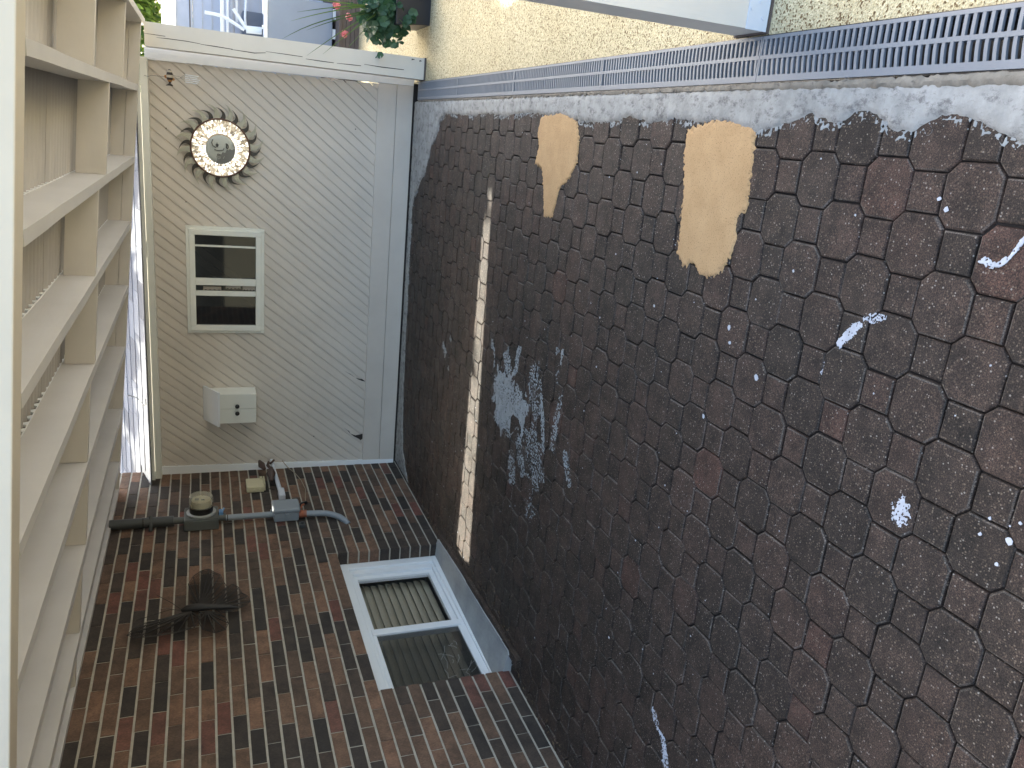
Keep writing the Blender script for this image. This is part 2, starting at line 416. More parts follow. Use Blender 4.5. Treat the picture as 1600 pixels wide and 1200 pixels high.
# smeared white cement along the drain and the shed
border = [(0.200, 0.3), (0.06, 0.3), (0.07, 0.8), (0.085, 1.0), (0.086, 1.133), (0.110, 1.195), (0.136, 1.28), (0.134, 1.338), (0.100, 1.40), (0.109, 1.469), (0.139, 1.517), (0.143, 1.578),
          (0.112, 1.640), (0.139, 1.732), (0.104, 1.86), (0.091, 1.953), (0.116, 2.10), (0.112, 2.251), (0.120, 2.38), (0.105, 2.528), (0.125, 2.70), (0.098, 2.861), (0.104, 3.124), (0.130, 3.30), (0.122, 3.433),
          (0.140, 3.7), (0.119, 4.016), (0.130, 4.324), (0.118, 4.7), (0.131, 5.083), (0.096, 5.255), (0.019, 5.298), (-0.096, 5.45), (-0.254, 5.56), (-0.36, 5.70), (-0.44, 5.82),
          (-0.55, 5.865), (-0.89, 5.875), (-1.5, 5.84), (-1.877, 5.82), (-2.2, 5.78), (-2.40, 5.72), (-2.52, 5.58), (-2.585, 5.50), (-2.585, 5.962), (0.210, 5.962), (0.210, 3.0), (0.204, 1.5)]
bm_ = MB(); ragged(bm_, border, 0.012, 0.001, 0.006, 0.010, 30, rough_z=0.0012)
struct(bm_.build('cement_border', M_cement, smooth=True))
# drain-edge strip of old concrete
s_ = MB(); ragged(s_, [(0.190, 0.3), (0.217, 0.3), (0.217, 5.85), (0.204, 5.85), (0.204, 3.0), (0.200, 2.0), (0.190, 1.2)], 0.008, 0.006, 0.005, 0.006, 50, rough_z=0.002)
struct(s_.build('drain_edge', M_channel, smooth=True))

edge_marks = [(border[i], border[i+1], 0.022, -0.02) for i in range(2, 38)]
EM_ = edge_marks
# tan coating patches
def px_patch(pts, label):
    mb = MB(); ragged(mb, pts, 0.0045, 0.0008, 0.0035, 0.012, 80, rough_z=0.0006)
    return tag(mb.build('coating_patch', M_patch, smooth=True), label, 'patch', 'tan coating patches on the pavers')
px_patch([(0.119, 3.54), (0.150, 3.34), (0.104, 3.142), (0.03, 3.10), (-0.06, 3.10), (-0.12, 3.15), (-0.18, 3.25), (-0.30, 3.29), (-0.315, 3.385), (-0.20, 3.42), (-0.10, 3.47), (-0.09, 3.56), (-0.01, 3.53), (0.05, 3.56)],
         'narrow tan coating patch tapering to a point, farther along the drain')
px_patch([(0.088, 2.30), (0.12, 2.17), (0.120, 2.06), (0.098, 1.955), (0.02, 1.93), (-0.12, 1.930), (-0.15, 1.96), (-0.22, 1.955), (-0.28, 1.97), (-0.330, 2.02), (-0.345, 2.10), (-0.31, 2.15), (-0.335, 2.20), (-0.30, 2.25), (-0.10, 2.27), (0.02, 2.30)],
         'broad rectangular tan coating patch on the dark pavers near the drain')

# paint marks: many small dried flakes
def marks(name, label, centers, matl, cell=0.0022, fr=70, thr=0.0, z=0.0012):
    mb = MB()
    for (p0, p1, wd, dn) in centers:
        d = Vector((p1[0]-p0[0], p1[1]-p0[1])); L = max(d.length, 1e-4); d /= L; nrm = Vector((-d.y, d.x))
        poly = []
        K = 10
        for k in range(K+1):
            t = k/K; c = Vector(p0)+d*L*t; ww = wd*(0.35+0.65*math.sin(math.pi*min(1, max(0, 0.12+0.76*t))))
            poly.append(tuple(c+nrm*ww))
        for k in range(K, -1, -1):
            t = k/K; c = Vector(p0)+d*L*t; ww = wd*(0.35+0.65*math.sin(math.pi*min(1, max(0, 0.12+0.76*t))))
            poly.append(tuple(c-nrm*ww))
        ragged(mb, poly, cell, z, 0.0006, wd*0.5, fr,
               dens=lambda x, y, q=dn: (noise.noise(Vector((x*160, y*160, 5)))+0.7*noise.noise(Vector((x*380, y*380, 5)))+q)*0.01)
    return tag(mb.build(name, matl), label, 'paint mark', 'paint and cement marks on the pavers')
marks('paint_mark', 'hooked white paint stroke on the pavers nearest the camera', [((-0.06, 1.072), (-0.125, 1.100), 0.005, 0.5), ((-0.12, 1.098), (-0.146, 1.125), 0.006, 0.4), ((-0.146, 1.12), (-0.135, 1.162), 0.009, 0.2)], M_splash)
marks('paint_mark', 'white diagonal paint streak below the broad tan patch', [((-0.330, 1.425), (-0.40, 1.482), 0.015, 0.55), ((-0.425, 1.488), (-0.485, 1.508), 0.014, 0.15), ((-0.300, 1.355), (-0.318, 1.42), 0.012, 0.1)], M_splash)
marks('paint_mark', 'smudged white paint blotch on an octagonal paver', [((-0.675, 1.185), (-0.735, 1.195), 0.024, 0.35)], M_splash)
marks('paint_mark', 'long white paint trickle across pavers, leftmost of the white marks', [((-1.845, 1.965), (-1.905, 1.875), 0.018, 0.25), ((-1.90, 1.88), (-2.05, 1.79), 0.020, 0.25)], M_splash)
marks('paint_mark', 'pale comma-shaped smear beside the sunlit strip', [((-1.29, 4.84), (-1.42, 4.66), 0.03, 0.2), ((-1.22, 4.70), (-1.23, 4.66), 0.02, 0.0)], M_smear, 0.005, 40)
smear = [((-1.24, 3.82), (-1.27, 3.36), 0.130, 0.42), ((-1.38, 3.78), (-1.40, 3.52), 0.075, 0.25), ((-1.02, 3.70), (-1.16, 3.62), 0.05, 0.10), ((-0.95, 3.52), (-1.12, 3.55), 0.03, 0.15),
         ((-0.84, 3.08), (-1.00, 3.05), 0.025, 0.0), ((-1.03, 3.00), (-1.30, 3.02), 0.035, -0.05), ((-1.38, 3.44), (-1.56, 3.30), 0.045, 0.05), ((-1.00, 3.34), (-1.22, 3.20), 0.09, -0.12),
         ((-1.25, 2.90), (-1.38, 2.80), 0.03, 0.0), ((-1.30, 3.30), (-1.52, 3.12), 0.10, -0.12), ((-1.48, 3.5), (-1.66, 3.44), 0.05, -0.05), ((-1.5, 3.2), (-1.72, 3.18), 0.08, -0.2), ((-0.83, 3.03), (-0.91, 3.03), 0.014, 0.3),
         ((-1.02, 3.92), (-1.16, 3.86), 0.03, 0.0), ((-1.1, 3.2), (-1.36, 3.1), 0.02, 0.2)]
marks('cement_smear', 'grey dried cement splash scuffed over the pavers beside the sunlit strip', smear, M_smear, 0.006, 25)
marks('cement_film', 'thin grey cement film feathering out from the white cement border', edge_marks, M_smear, 0.006, 60, z=0.0006)['kind'] = 'stuff'
sp = MB()
def speck(x, y, r):
    n = 7; a0 = random.random()*6
    pts = [(x+r*random.uniform(.6, 1.2)*math.cos(a0+2*math.pi*k/n), y+r*random.uniform(.6, 1.2)*math.sin(a0+2*math.pi*k/n), 0.0012) for k in range(n)]
    sp.poly(pts, (0, 0, 0.0012))
for (x, y, r) in [(-0.05, 1.266, .006), (-0.03, 1.29, .005), (-0.462, 1.912, .008), (-0.503, 1.897, .006), (-0.566, 1.753, .009), (-0.756, 1.961, .007), (-0.643, 0.94, .008), (-0.60, 0.93, .004), (-0.70, 0.95, .0045), (-0.62, 0.99, .004), (-0.66, 1.0, .0045)]:
    speck(x, y, r)
for k in range(150):
    x = random.uniform(-2.5, 0.05); y = random.uniform(0.75, 5.2)
    speck(x, y, random.choice([.0018, .002, .0028, .0035, .005]) * random.uniform(0.7, 1.1))
tag(sp.build('paint_specks', M_splash), 'tiny white paint specks scattered over the brown pavers', 'paint specks', kind='stuff')

# grit and leaf crumbs gathered along the brick and the kerb
gt = MB()
for k in range(260):
    y = random.uniform(0.9, 5.7); x = -2.585 + abs(random.gauss(0, 0.05)) + (0.13 if 3.1 < y < 4.62 else 0)
    r_ = random.uniform(.0015, .006); n = 6; a0 = random.random()*6
    gt.poly([(x+r_*random.uniform(.4, 1.3)*math.cos(a0+2*math.pi*k2/n), y+r_*random.uniform(.5, 1.2)*math.sin(a0+2*math.pi*k2/n), 0.0012+random.uniform(0, .002)) for k2 in range(n)], (0, 0, r_*0.5))
tag(gt.build('leaf_litter', paint('dry_leaf_crumbs', (0.16, 0.11, 0.065), .4, .9)), 'small brown leaf crumbs and grit gathered along the brick wall foot', 'leaf litter', kind='stuff')
# ---------------------------------------------------------------- drain
def drain_section(y0, y1, label):
    t = thing('drain_grate', label, 'drain', (0.27, y0, 0), 'plastic channel drain sections')
    m_ = MB()
    x0, x1 = 0.2200, 0.3375; zt = 0.008; zb = -0.004
    rails = [(x0, 0.2370), (0.2785, 0.2885), (0.3290, x1)]
    for (a, b2) in rails: m_.box((a, y0+.001, -0.014), (b2, y1-.001, zt))
    m_.box((0.2370, y0+.001, zb), (0.2785, y0+.006, zt)); m_.box((0.2885, y0+.001, zb), (0.3290, y0+.006, zt))
    m_.box((0.2370, y1-.006, zb), (0.2785, y1-.001, zt)); m_.box((0.2885, y1-.006, zb), (0.3290, y1-.001, zt))
    p = 0.0206; n = int((y1-y0-.02)/p)
    for k in range(n+1):
        y = y0+.0165+k*p
        if y > y1-.014: break
        for (a, b2, bow) in ((0.2370, 0.2785, -0.006), (0.2885, 0.3290, -0.002)):
            K = 4; lo, hi = [], []
            for q in range(K+1):
                tt = q/K; x = a+(b2-a)*tt; dy = bow*(1-tt)**1.6
                lo.append((x, y-.0042+dy, zt-.0006)); hi.append((x, y+.0042+dy, zt-.0006))
            m_.poly(lo+hi[::-1], (0, 0, -0.007))
    m_.build('grate', M_drain, t)
    c_ = MB(); c_.box((0.2152, y0, -0.10), (0.2185, y1, 0.0055)); c_.box((0.3360, y0, -0.10), (0.3400, y1, 0.006)); c_.box((0.2185, y0, -0.10), (0.3360, y1, -0.095))
    c_.build('channel', M_black, t)
ys = [0.0, 0.98, 1.98, 2.95, 3.92, 4.89, 5.87]
desc = ['plastic drain grate section nearest the camera, at the picture edge', 'blue grey drain grate section just this side of the near pergola post', 'drain grate section starting at the near pergola post, beside the broad tan patch',
        'drain grate section beside the narrow tan patch', 'drain grate section second from the shed corner', 'last drain grate section with end cap at the shed corner post']
for k in range(6): drain_section(ys[k], ys[k+1], desc[k])

# ---------------------------------------------------------------- brick house wall with window
house = thing('brick_house', 'brown brick house wall with a low white slider window', 'house', (-2.60, 4.0, 0))
BX = -2.60
OY0, OY1, OZ0, OZ1 = 3.213, 4.555, 0.03, 0.683
mo = MB(); ZT = 2.42; YE = 6.02; YS = 0.2
mo.box((-2.80, YS, -0.1), (BX-0.0035, OY0-.004, ZT)); mo.box((-2.80, OY1+.004, -0.1), (BX-0.0035, YE, ZT))
mo.box((-2.80, OY0-.0041, OZ1+.002), (BX-0.0036, OY1+.0041, ZT-.001)); mo.box((-2.80, OY0-.0041, -0.099), (BX-0.0036, OY1+.0041, OZ0))
CH, BL, J = 0.0677, 0.2127, 0.0052
def brick(ya, yb, za, zb):
    if yb-ya < 0.012 or zb-za < 0.012: return
    e = 0.0022; d = random.gauss(0, 0.0009); x = BX+d; x_ = BX-0.085
    w_ = [random.gauss(0, 0.0006) for _ in range(4)]
    o = [(ya+w_[0], za+w_[1]), (yb+w_[2], za+w_[3]), (yb+w_[0], zb+w_[1]), (ya+w_[2], zb+w_[3])]
    inn = [(o[0][0]+e, o[0][1]+e), (o[1][0]-e, o[1][1]+e), (o[2][0]-e, o[2][1]-e), (o[3][0]+e, o[3][1]-e)]
    vs = [(x_, a, b2) for a, b2 in o] + [(x-e*0.8, a, b2) for a, b2 in o] + [(x, a, b2) for a, b2 in inn]
    fs = []
    for k in range(2):
        for i in range(4): fs.append((k*4+i, k*4+(i+1) % 4, (k+1)*4+(i+1) % 4, (k+1)*4+i))
    fs.append((8, 9, 10, 11)); fs.append((3, 2, 1, 0))
    r_ = random.random()
    t = random.uniform(0.0, 0.3) if r_ < 0.32 else (random.uniform(0.33, 0.5) if r_ < 0.55 else (random.uniform(0.5, 0.86) if r_ < 0.94 else random.uniform(0.93, 1)))
    mo.add(vs, fs, 1, t)
for k in range(-1, 36):
    za = 0.004 + k*CH + 0.0052; zb = 0.004 + (k+1)*CH - 0.0052
    y = (3.507 if k % 2 == 0 else 3.4005) - 16*BL; carry = False
    while y < YE:
        ya, yb = y+J/2, y+BL-J/2; y += BL
        ya2, yb2 = max(ya, YS), min(yb, YE)
        if yb2 <= ya2: continue
        if zb > OZ0+.01 and za < OZ1-.01:
            if ya2 < OY0 and yb2 > ya2 and OY0-ya2 > 0.06:
                e_ = min(yb2, OY0)
                if OY0-e_ < 0.075: e_ = OY0
                brick(ya2, e_, za, zb)
            if yb2 > OY1:
                if yb2 - OY1 < 0.075: carry = True
                else:
                    brick(OY1 if carry or ya2 < OY1+.03 else ya2, yb2, za, zb); carry = False
        else: brick(ya2, yb2, za, zb)
mo.build('wall', [M_mortar, M_brick], house)
# room behind
rm = MB(); rm.box((-3.6, OY0-.3, 0.0), (-3.55, OY1+.3, 1.1)); rm.box((-3.6, OY0-.3, -0.05), (-2.81, OY1+.3, 0.0)); rm.box((-3.6, OY0-.3, 1.1), (-2.81, OY1+.3, 1.15))
rm.box((-3.55, OY0-.35, 0.0), (-2.81, OY0-.3, 1.1)); rm.box((-3.55, OY1+.3, 0.0), (-2.81, OY1+.35, 1.1)); rm.build('room', M_room, house)
# window
wf = MB(); FX = -2.680
wf.box((-2.78, OY0, 0.618), (FX, OY1, OZ1)); wf.box((-2.78, OY0, OZ0), (FX, OY1, 0.066)); wf.box((-2.78, 4.492, 0.066), (FX, OY1, 0.618)); wf.box((-2.78, OY0, 0.066), (FX, 3.285, 0.618))
wf = wf.build('window', M_vinyl, house, bevel=0.004)
w2 = MB()
w2.box((-2.76, 3.285, 0.066), (-2.694, 4.492, 0.084)); w2.box((-2.76, 3.285, 0.600), (-2.694, 4.492, 0.618)); w2.box((-2.76, 4.440, 0.084), (-2.694, 4.492, 0.600))
w2.build('track', M_vinyl, wf, bevel=0.002)
s1 = MB(); s1.box((-2.745, 3.79, 0.084), (-2.712, 3.835, 0.600)); s1.box((-2.745, 4.405, 0.084), (-2.712, 4.440, 0.600)); s1.box((-2.745, 3.835, 0.575), (-2.712, 4.405, 0.600)); s1.box((-2.745, 3.835, 0.084), (-2.712, 4.405, 0.118))
s1.build('sash', M_vinyl, wf, bevel=0.003)
s2 = MB(); s2.box((-2.712, 3.775, 0.084), (-2.686, 3.828, 0.600)); s2.box((-2.712, 3.285, 0.084), (-2.690, 3.775, 0.108)); s2.box((-2.712, 3.285, 0.580), (-2.690, 3.775, 0.600))
s2.build('sash', M_vinyl, wf, bevel=0.003)
gp = MB(); gp.box((-2.731, 3.835, 0.118), (-2.727, 4.405, 0.575)); gp.build('pane', M_glass, wf)
gp = MB(); gp.box((-2.702, 3.285, 0.108), (-2.698, 3.775, 0.580)); gp.build('pane', M_glass_dusty, wf)
bl = MB()
for k in range(12):
    z = 0.10 + k*0.047
    K = 8; pts = []
    for q in range(K+1):
        t = q/K; pts.append((-2.825+0.018*t+0.006*math.sin(math.pi*t), 3.25, z+0.050*t))
    back = [(x-0.002, y, zz) for x, y, zz in pts[::-1]]
    bl.poly(pts+back, (0, 1.225 + random.uniform(-.004, .004), 0))
bl.build('blind', M_blind, wf)
# cobwebs on the near pane
cw = MB()
for k in range(16):
    y = random.uniform(3.3, 3.62); z = random.uniform(.12, .3); y2 = y+random.uniform(-.12, .12); z2 = z+random.uniform(-.06, .05)
    cw.tube([(-2.696, y, z), (-2.693, (y+y2)/2, (z+z2)/2-.008), (-2.696, y2, z2)], 0.0006, 4)
cw.build('cobweb', paint('cobweb', (0.5, 0.5, 0.48), 0.1, 0.9), wf)
# sloping cement sill
sl = MB()
top = [(-2.683, 3.213, 0.062), (-2.683, 4.552, 0.036), (-2.60, 4.565, 0.030), (-2.555, 4.545, 0.028), (-2.520, 4.05, 0.026), (-2.505, 3.60, 0.026), (-2.480, 3.21, 0.028), (-2.497, 3.192, 0.028), (-2.502, 3.205, 0.028), (-2.600, 3.205, 0.042)]
sl.poly(top, (0, 0, -0.12)); sl.build('sill', M_sill, house)
ed = MB()
for k in range(7):
    y = 3.10+k*0.212; x = -2.462-0.055*(k/7)
    ed.box((x-0.012-.035, y, -0.08), (x, y+0.209, 0.020+random.uniform(-.002, .002)), 0, random.random()*0.5)
struct(ed.build('kerb_edging', M_paver, bevel=0.004))

# ---------------------------------------------------------------- shed
shed = thing('garden_shed', 'tan shed with diagonal board siding and grey shingle roof', 'shed', (-1.1, 6.0, 0))
SY = 5.97
def clip(poly, f):
    out = []
    for i in range(len(poly)):
        a, c = poly[i], poly[(i+1) % len(poly)]; fa, fc = f(a), f(c)
        if fa >= 0: out.append(a)
        if (fa >= 0) != (fc >= 0):
            t = fa/(fa-fc); out.append((a[0]+(c[0]-a[0])*t, a[1]+(c[1]-a[1])*t))
    return out
sd_ = MB(); ang = R(51.5); dx = 0.0748; H_ = 1.80
wx0, wx1, wz0, wz1 = -2.592, 0.300, 0.274, 1.775
def rt_edge(x, z): return (0.300 - (z-0.27)*0.0115) - x
holes = []
k = 0
xx = wx0 - H_/math.tan(ang) - 0.2
while xx < wx1 + 0.1:
    g_ = 0.0040
    s = 1/math.tan(ang)
    p0 = (xx+g_/math.sin(ang), 0.0); p1 = (xx+dx-g_/math.sin(ang), 0.0)
    poly = [p0, p1, (p1[0]+s*H_, H_), (p0[0]+s*H_, H_)]
    for f in (lambda p: p[0]-wx0, lambda p: rt_edge(*p), lambda p: p[1]-wz0, lambda p: wz1-p[1]):
        if poly: poly = clip(poly, f)
    if len(poly) >= 3:
        off = random.gauss(0, 0.0006); e = 0.0016
        n = len(poly)
        cxm = sum(p[0] for p in poly)/n; czm = sum(p[1] for p in poly)/n
        # chamfer by shifting along the board's own normal
        nx_, nz_ = math.sin(ang), -math.cos(ang)
        inner = []
        for p in poly:
            d = (p[0]-cxm)*nx_ + (p[1]-czm)*nz_
            sgn = 1 if d > 0 else -1
            inner.append((p[0]-sgn*nx_*e, p[1]-sgn*nz_*e))
        vs = [(p[0], SY+0.010, p[1]) for p in poly] + [(p[0], SY+0.0015+off, p[1]) for p in poly] + [(p[0], SY+off, p[1]) for p in inner]
        fs = []
        for a in range(2):
            for i in range(n): fs.append((a*n+i, a*n+(i+1) % n, (a+1)*n+(i+1) % n, (a+1)*n+i))
        fs.append(tuple(2*n+i for i in range(n)))
        sd_.add(vs, fs, 0)
    xx += dx
# backing of the wall and the body of the shed
sd_.box((-2.595, SY+0.0085, 0.02), (0.285, SY+0.03, 1.78), 0)
sd_.box((0.255, SY+0.031, 0.0), (0.285, 8.6, 1.78), 0)
sd_.box((-2.598, SY+0.004, -0.10), (0.330, SY+0.06, 0.0185), 1)
# rotted corners and butt joints
def blob(pts, mi=1, y=SY-0.0012): sd_.poly([(x, y, z) for x, z in pts], (0, 0.003, 0), mi)
blob([(-1.905, 0.277), (-1.90, 0.30), (-1.885, 0.335), (-1.872, 0.352), (-1.885, 0.31), (-1.880, 0.285), (-1.872, 0.276)])
blob([(-1.872, 0.352), (-1.835, 0.41), (-1.815, 0.442), (-1.842, 0.392)])
blob([(-2.385, 0.277), (-2.40, 0.290), (-2.385, 0.31), (-2.365, 0.345), (-2.340, 0.375), (-2.356, 0.335), (-2.350, 0.30), (-2.345, 0.278)])
blob([(-2.340, 0.375), (-2.31, 0.40), (-2.288, 0.428), (-2.318, 0.385)])
for (x, z) in ((-0.70, 0.727), (-2.18, 0.708)):
    blob([(x-.036, z+.022), (x-.0345, z+.0245), (x+.0355, z-.0215), (x+.034, z-.024)], 0, SY-0.001)
for (x, z) in ((-0.02, 0.42), (-0.13, 1.66), (-0.6, 1.55), (-2.35, 1.52), (-2.35, .66)):
    blob([(x-.004, z-.003), (x+.003, z-.004), (x+.004, z+.003), (x-.002, z+.004)], 1)
sd_.build('siding', [M_siding, M_crack], shed)
pl = MB()
pl.box((-2.60, SY-0.010, 0.1395), (0.310, SY+0.003, 0.273)); pl.build('base_board', M_siding, shed, bevel=0.002)
pl = MB(); pl.box((-2.60, SY-0.012, 0.018), (0.318, SY+0.003, 0.1365)); pl.build('base_board', M_siding, shed, bevel=0.003)
cb = MB(); cb.poly([(0.2815, SY-0.016, 1.775), (0.3130, SY-0.016, 0.020), (0.372, SY-0.016, 0.012), (0.3530, SY-0.016, 1.775)], (0, 0.020, 0)); cb.build('corner_board', M_vinyl, shed, bevel=0.002)
cs = MB(); cs.poly([(-2.602, SY-0.02, 0.020), (-2.572, SY-0.014, 0.020), (-2.540, SY-0.014, 1.765), (-2.602, SY-0.02, 1.765)], (0, 0.022, 0)); cs.build('caulk_strip', M_vinyl, shed)
fa = MB()
fa.box((-2.597, 5.870, 1.757), (0.292, 5.895, 1.800)); fa.build('fascia', M_white, shed, bevel=0.002)
fa = MB(); fa.box((-2.597, 5.850, 1.8005), (0.294, 5.869, 1.8420)); fa.build('drip_edge', M_white, shed, bevel=0.001)
fa = MB(); fa.box((-2.597, 5.896, 1.757), (0.29, 5.969, 1.766)); fa.build('soffit', M_white, shed)
# shingle roof
rf = MB(); slope = 0.31
rows = 19; ey = 5.772; ez = 1.8215
for r_ in range(rows):
    ya = ey + r_*0.14; za = ez + r_*0.14*slope
    x = (-2.66 if ya < 6.04 else -4.1) + (0.11 if r_ % 2 else 0)
    while x < 0.36:
        wd = 0.30*random.uniform(0.75, 1.1); x2 = min(x+wd, 0.36); t = random.random()
        lift = 0.004 + random.uniform(0, 0.002)
        vs = [(x+.0015, ya+random.uniform(-.004, .004), za+lift), (x2-.0015, ya+random.uniform(-.004, .004), za+lift), (x2-.0015, ya+0.16, za+0.16*slope), (x+.0015, ya+0.16, za+0.16*slope)]
        rf.poly(vs, (0, 0, -0.006), 0, t); x = x2
rf.add([(-2.66, ey+.004, ez-.004), (0.36, ey+.004, ez-.004), (0.36, ey+2.8, ez-.004+2.8*slope), (-2.66, ey+2.8, ez-.004+2.8*slope)], [(0, 1, 2, 3)], 0, 0.1)
rf.add([(-4.1, 6.05, ez-.004+.278*slope), (-2.661, 6.05, ez-.004+.278*slope), (-2.661, ey+2.8, ez-.004+2.8*slope), (-4.1, ey+2.8, ez-.004+2.8*slope)], [(0, 1, 2, 3)], 0, 0.1)
rf.build('roof', M_shingle, shed)
# shed window
W = MB(); wy = SY
def frame(mb, x0, x1, z0, z1, t, ya, yb):
    mb.box((x0, ya, z0), (x0+t, yb, z1)); mb.box((x1-t, ya, z0), (x1, yb, z1)); mb.box((x0+t, ya, z0), (x1-t, yb, z0+t)); mb.box((x0+t, ya, z1-t), (x1-t, yb, z1))
frame(W, -1.515, -0.756, 1.038, 1.558, 0.022, wy-0.018, wy+0.002)
W = W.build('window', M_white, shed, bevel=0.002)
W2 = MB(); frame(W2, -1.494, -0.777, 1.059, 1.537, 0.038, wy-0.034, wy-0.004); W2.box((-1.165, wy-0.034, 1.097), (-1.116, wy-0.004, 1.499)); W2.build('frame', M_white, W, bevel=0.003)
W2 = MB(); W2.box((-1.242, wy-0.024, 1.097), (-1.206, wy-0.006, 1.499)); W2.build('sash', M_white, W, bevel=0.002)
W2 = MB(); W2.box((-0.897, wy-0.012, 1.097), (-0.884, wy-0.004, 1.499)); W2.build('muntin', M_white, W)
W2 = MB(); W2.box((-1.456, wy-0.0035, 1.097), (-0.815, wy-0.001, 1.499)); W2.build('pane', M_glassdark, W)
# bright toothed things lying behind the glass
tt = MB()
for (x0, x1, z0, z1) in ((-1.200, -1.170, 1.10, 1.185), (-1.192, -1.172, 1.20, 1.30), (-1.205, -1.178, 1.33, 1.45)):
    pts = [(x0, wy-0.0048, z0)]
    n = 8
    for k in range(n+1): pts.append((x0+(0.006 if k % 2 else 0.0), wy-0.0048, z0+(z1-z0)*k/n))
    pts += [(x1, wy-0.0048, z1), (x1, wy-0.0048, z0)]
    tt.poly(pts[1:], (0, 0.001, 0))
tt.build('jagged_cutout', paint('pale_paper', (0.45, 0.40, 0.36), 0.2, 0.8), W)
# ---------------------------------------------------------------- things on the shed
cab = thing('wall_cabinet', 'small white wall cabinet with slanted lid and two black knobs', 'cabinet', (-2.05, 5.9, 1.22))
c_ = MB(); c_.poly([(-2.158, SY-0.001, 1.10), (-2.158, SY-0.155, 1.10), (-2.158, SY-0.155, 1.362), (-2.158, SY-0.001, 1.450)], (0.224, 0, 0)); c_.build('body', M_white, cab, bevel=0.002)
c_ = MB(); c_.poly([(-2.180, SY-0.001, 1.452), (-2.180, SY-0.176, 1.352), (-2.180, SY-0.176, 1.366), (-2.180, SY-0.001, 1.466)], (0.264, 0, 0)); c_.build('lid', M_vinyl, cab, bevel=0.001)
for (x0, x1, kx) in ((-2.157, -2.0465, -2.076), (-2.0445, -1.935, -2.022)):
    d = MB(); d.box((x0, SY-0.168, 1.102), (x1, SY-0.156, 1.352)); d = d.build('door', M_white, cab, bevel=0.0015)
    kb = MB(); kb.tube([(kx, SY-0.168, 1.234), (kx, SY-0.176, 1.234), (kx, SY-0.180, 1.234), (kx, SY-0.190, 1.234), (kx, SY-0.196, 1.234)], [0.006, 0.006, 0.0150, 0.0155, 0.008], 16); kb.build('knob', M_black, d, smooth=True)

# fish wind chime
fc = thing('fish_wind_chime', 'small striped fish wind chime hanging below the shed fascia', 'wind chime', (0.19, 5.86, 1.765))
def fishpt(u, v): return (0.188+u, 5.86, 1.626+v)
segs = 9
body = [(0.046, 0.000, .004), (0.040, 0, .011), (0.028, 0, .016), (0.012, 0, .020), (-0.004, 0, .020), (-0.018, 0, .016), (-0.030, 0, .009), (-0.036, 0, .006)]
fcols = [paint('fish_black', (0.03, 0.022, 0.02)), paint('fish_cream', (0.55, 0.48, 0.38)), paint('fish_orange', (0.42, 0.20, 0.06))]
fb = MB()
for k in range(len(body)-1):
    (u0, v0, r0), (u1, v1, r1) = body[k], body[k+1]
    fb.tube([fishpt(u0, v0), fishpt(u1, v1)], [r0, r1], 14, [0, 1, 0, 1, 0, 2, 0][k], cap=(k in (0, 6)))
fb.build('fish_body', fcols, fc)
ft = MB(); ft.poly([fishpt(-.034, 0), fishpt(-.048, .020), fishpt(-.054, .026), fishpt(-.052, 0.002), fishpt(-.056, -.018), fishpt(-.048, -.018)], (0, .003, 0)); ft.build('tail', fcols[0], fc)
ft = MB(); ft.poly([fishpt(.012, .018), fishpt(.006, .033), fishpt(-.008, .030), fishpt(-.012, .018)], (0, .003, 0)); ft.poly([fishpt(-.002, -.018), fishpt(-.008, -.030), fishpt(-.022, -.026), fishpt(-.018, -.014)], (0, .003, 0)); ft.build_each('fin', fcols[2], fc)
st = MB(); st.tube([(0.181, 5.869, 1.775), (0.176, 5.862, 1.752), (0.186, 5.86, 1.735), (0.186, 5.86, 1.645)], 0.0012, 5)
st.tube([(0.200, 5.86, 1.61), (0.196, 5.86, 1.565)], 0.0008, 5); st.tube([(0.176, 5.86, 1.61), (0.186, 5.86, 1.565)], 0.0008, 5)
for k in range(5): st.tube([(0.190, 5.86, 1.566), (0.168+k*.011, 5.86, 1.535)], 0.0006, 4)
st.build('string', M_dgrey, fc)
for k in range(5):
    tb = MB(); x = 0.168+k*.011; tb.tube([(x, 5.86, 1.536), (x-0.003, 5.86, 1.462-0.008*(k % 3))], 0.0032, 8); tb.build('chime_tube', M_pipe, fc, smooth=True)

# sun face ornament
SX, SZ = -0.226, 1.325
sun_o = thing('sun_face_ornament', 'round metal sun ornament with glowing mosaic ring on shed siding', 'wall lamp', (SX, SY, SZ))
m_r = paint('verdigris_tan_metal', (0.46, 0.44, 0.35), 0.12, 0.45, None, 0.3, 0.25)
m_d = paint('dark_bronze_metal', (0.060, 0.052, 0.045), 0.2, 0.4, None, 0.3)
def flame(mb, th, r0, r1, hw, bend, y):
    K = 14; L, Rr = [], []
    for k in range(K+1):
        t = k/K; r_ = r0+(r1-r0)*t
        a = th + bend*(1.1*t**3 - 0.38*math.sin(math.pi*t*0.9))
        wv = hw*(1-t)**0.62*(1.0-0.18*math.sin(math.pi*t))
        c = Vector((r_*math.cos(a), r_*math.sin(a))); nrm = Vector((-math.sin(a), math.cos(a)))
        L.append(c+nrm*wv); Rr.append(c-nrm*wv)
    out = L + Rr[::-1][1:]
    mb.poly([(SX+p.x, y, SZ+p.y) for p in out], (0, 0.004, 0))
    # raised centre rib lines
    for s in (-0.45, 0, 0.45):
        pts = [(SX+(L[k]*(0.5+s/2)+Rr[k]*(0.5-s/2)).x, y-0.0005, SZ+(L[k]*(0.5+s/2)+Rr[k]*(0.5-s/2)).y) for k in range(0, K-1)]
        mb.tube(pts, 0.0011, 4)
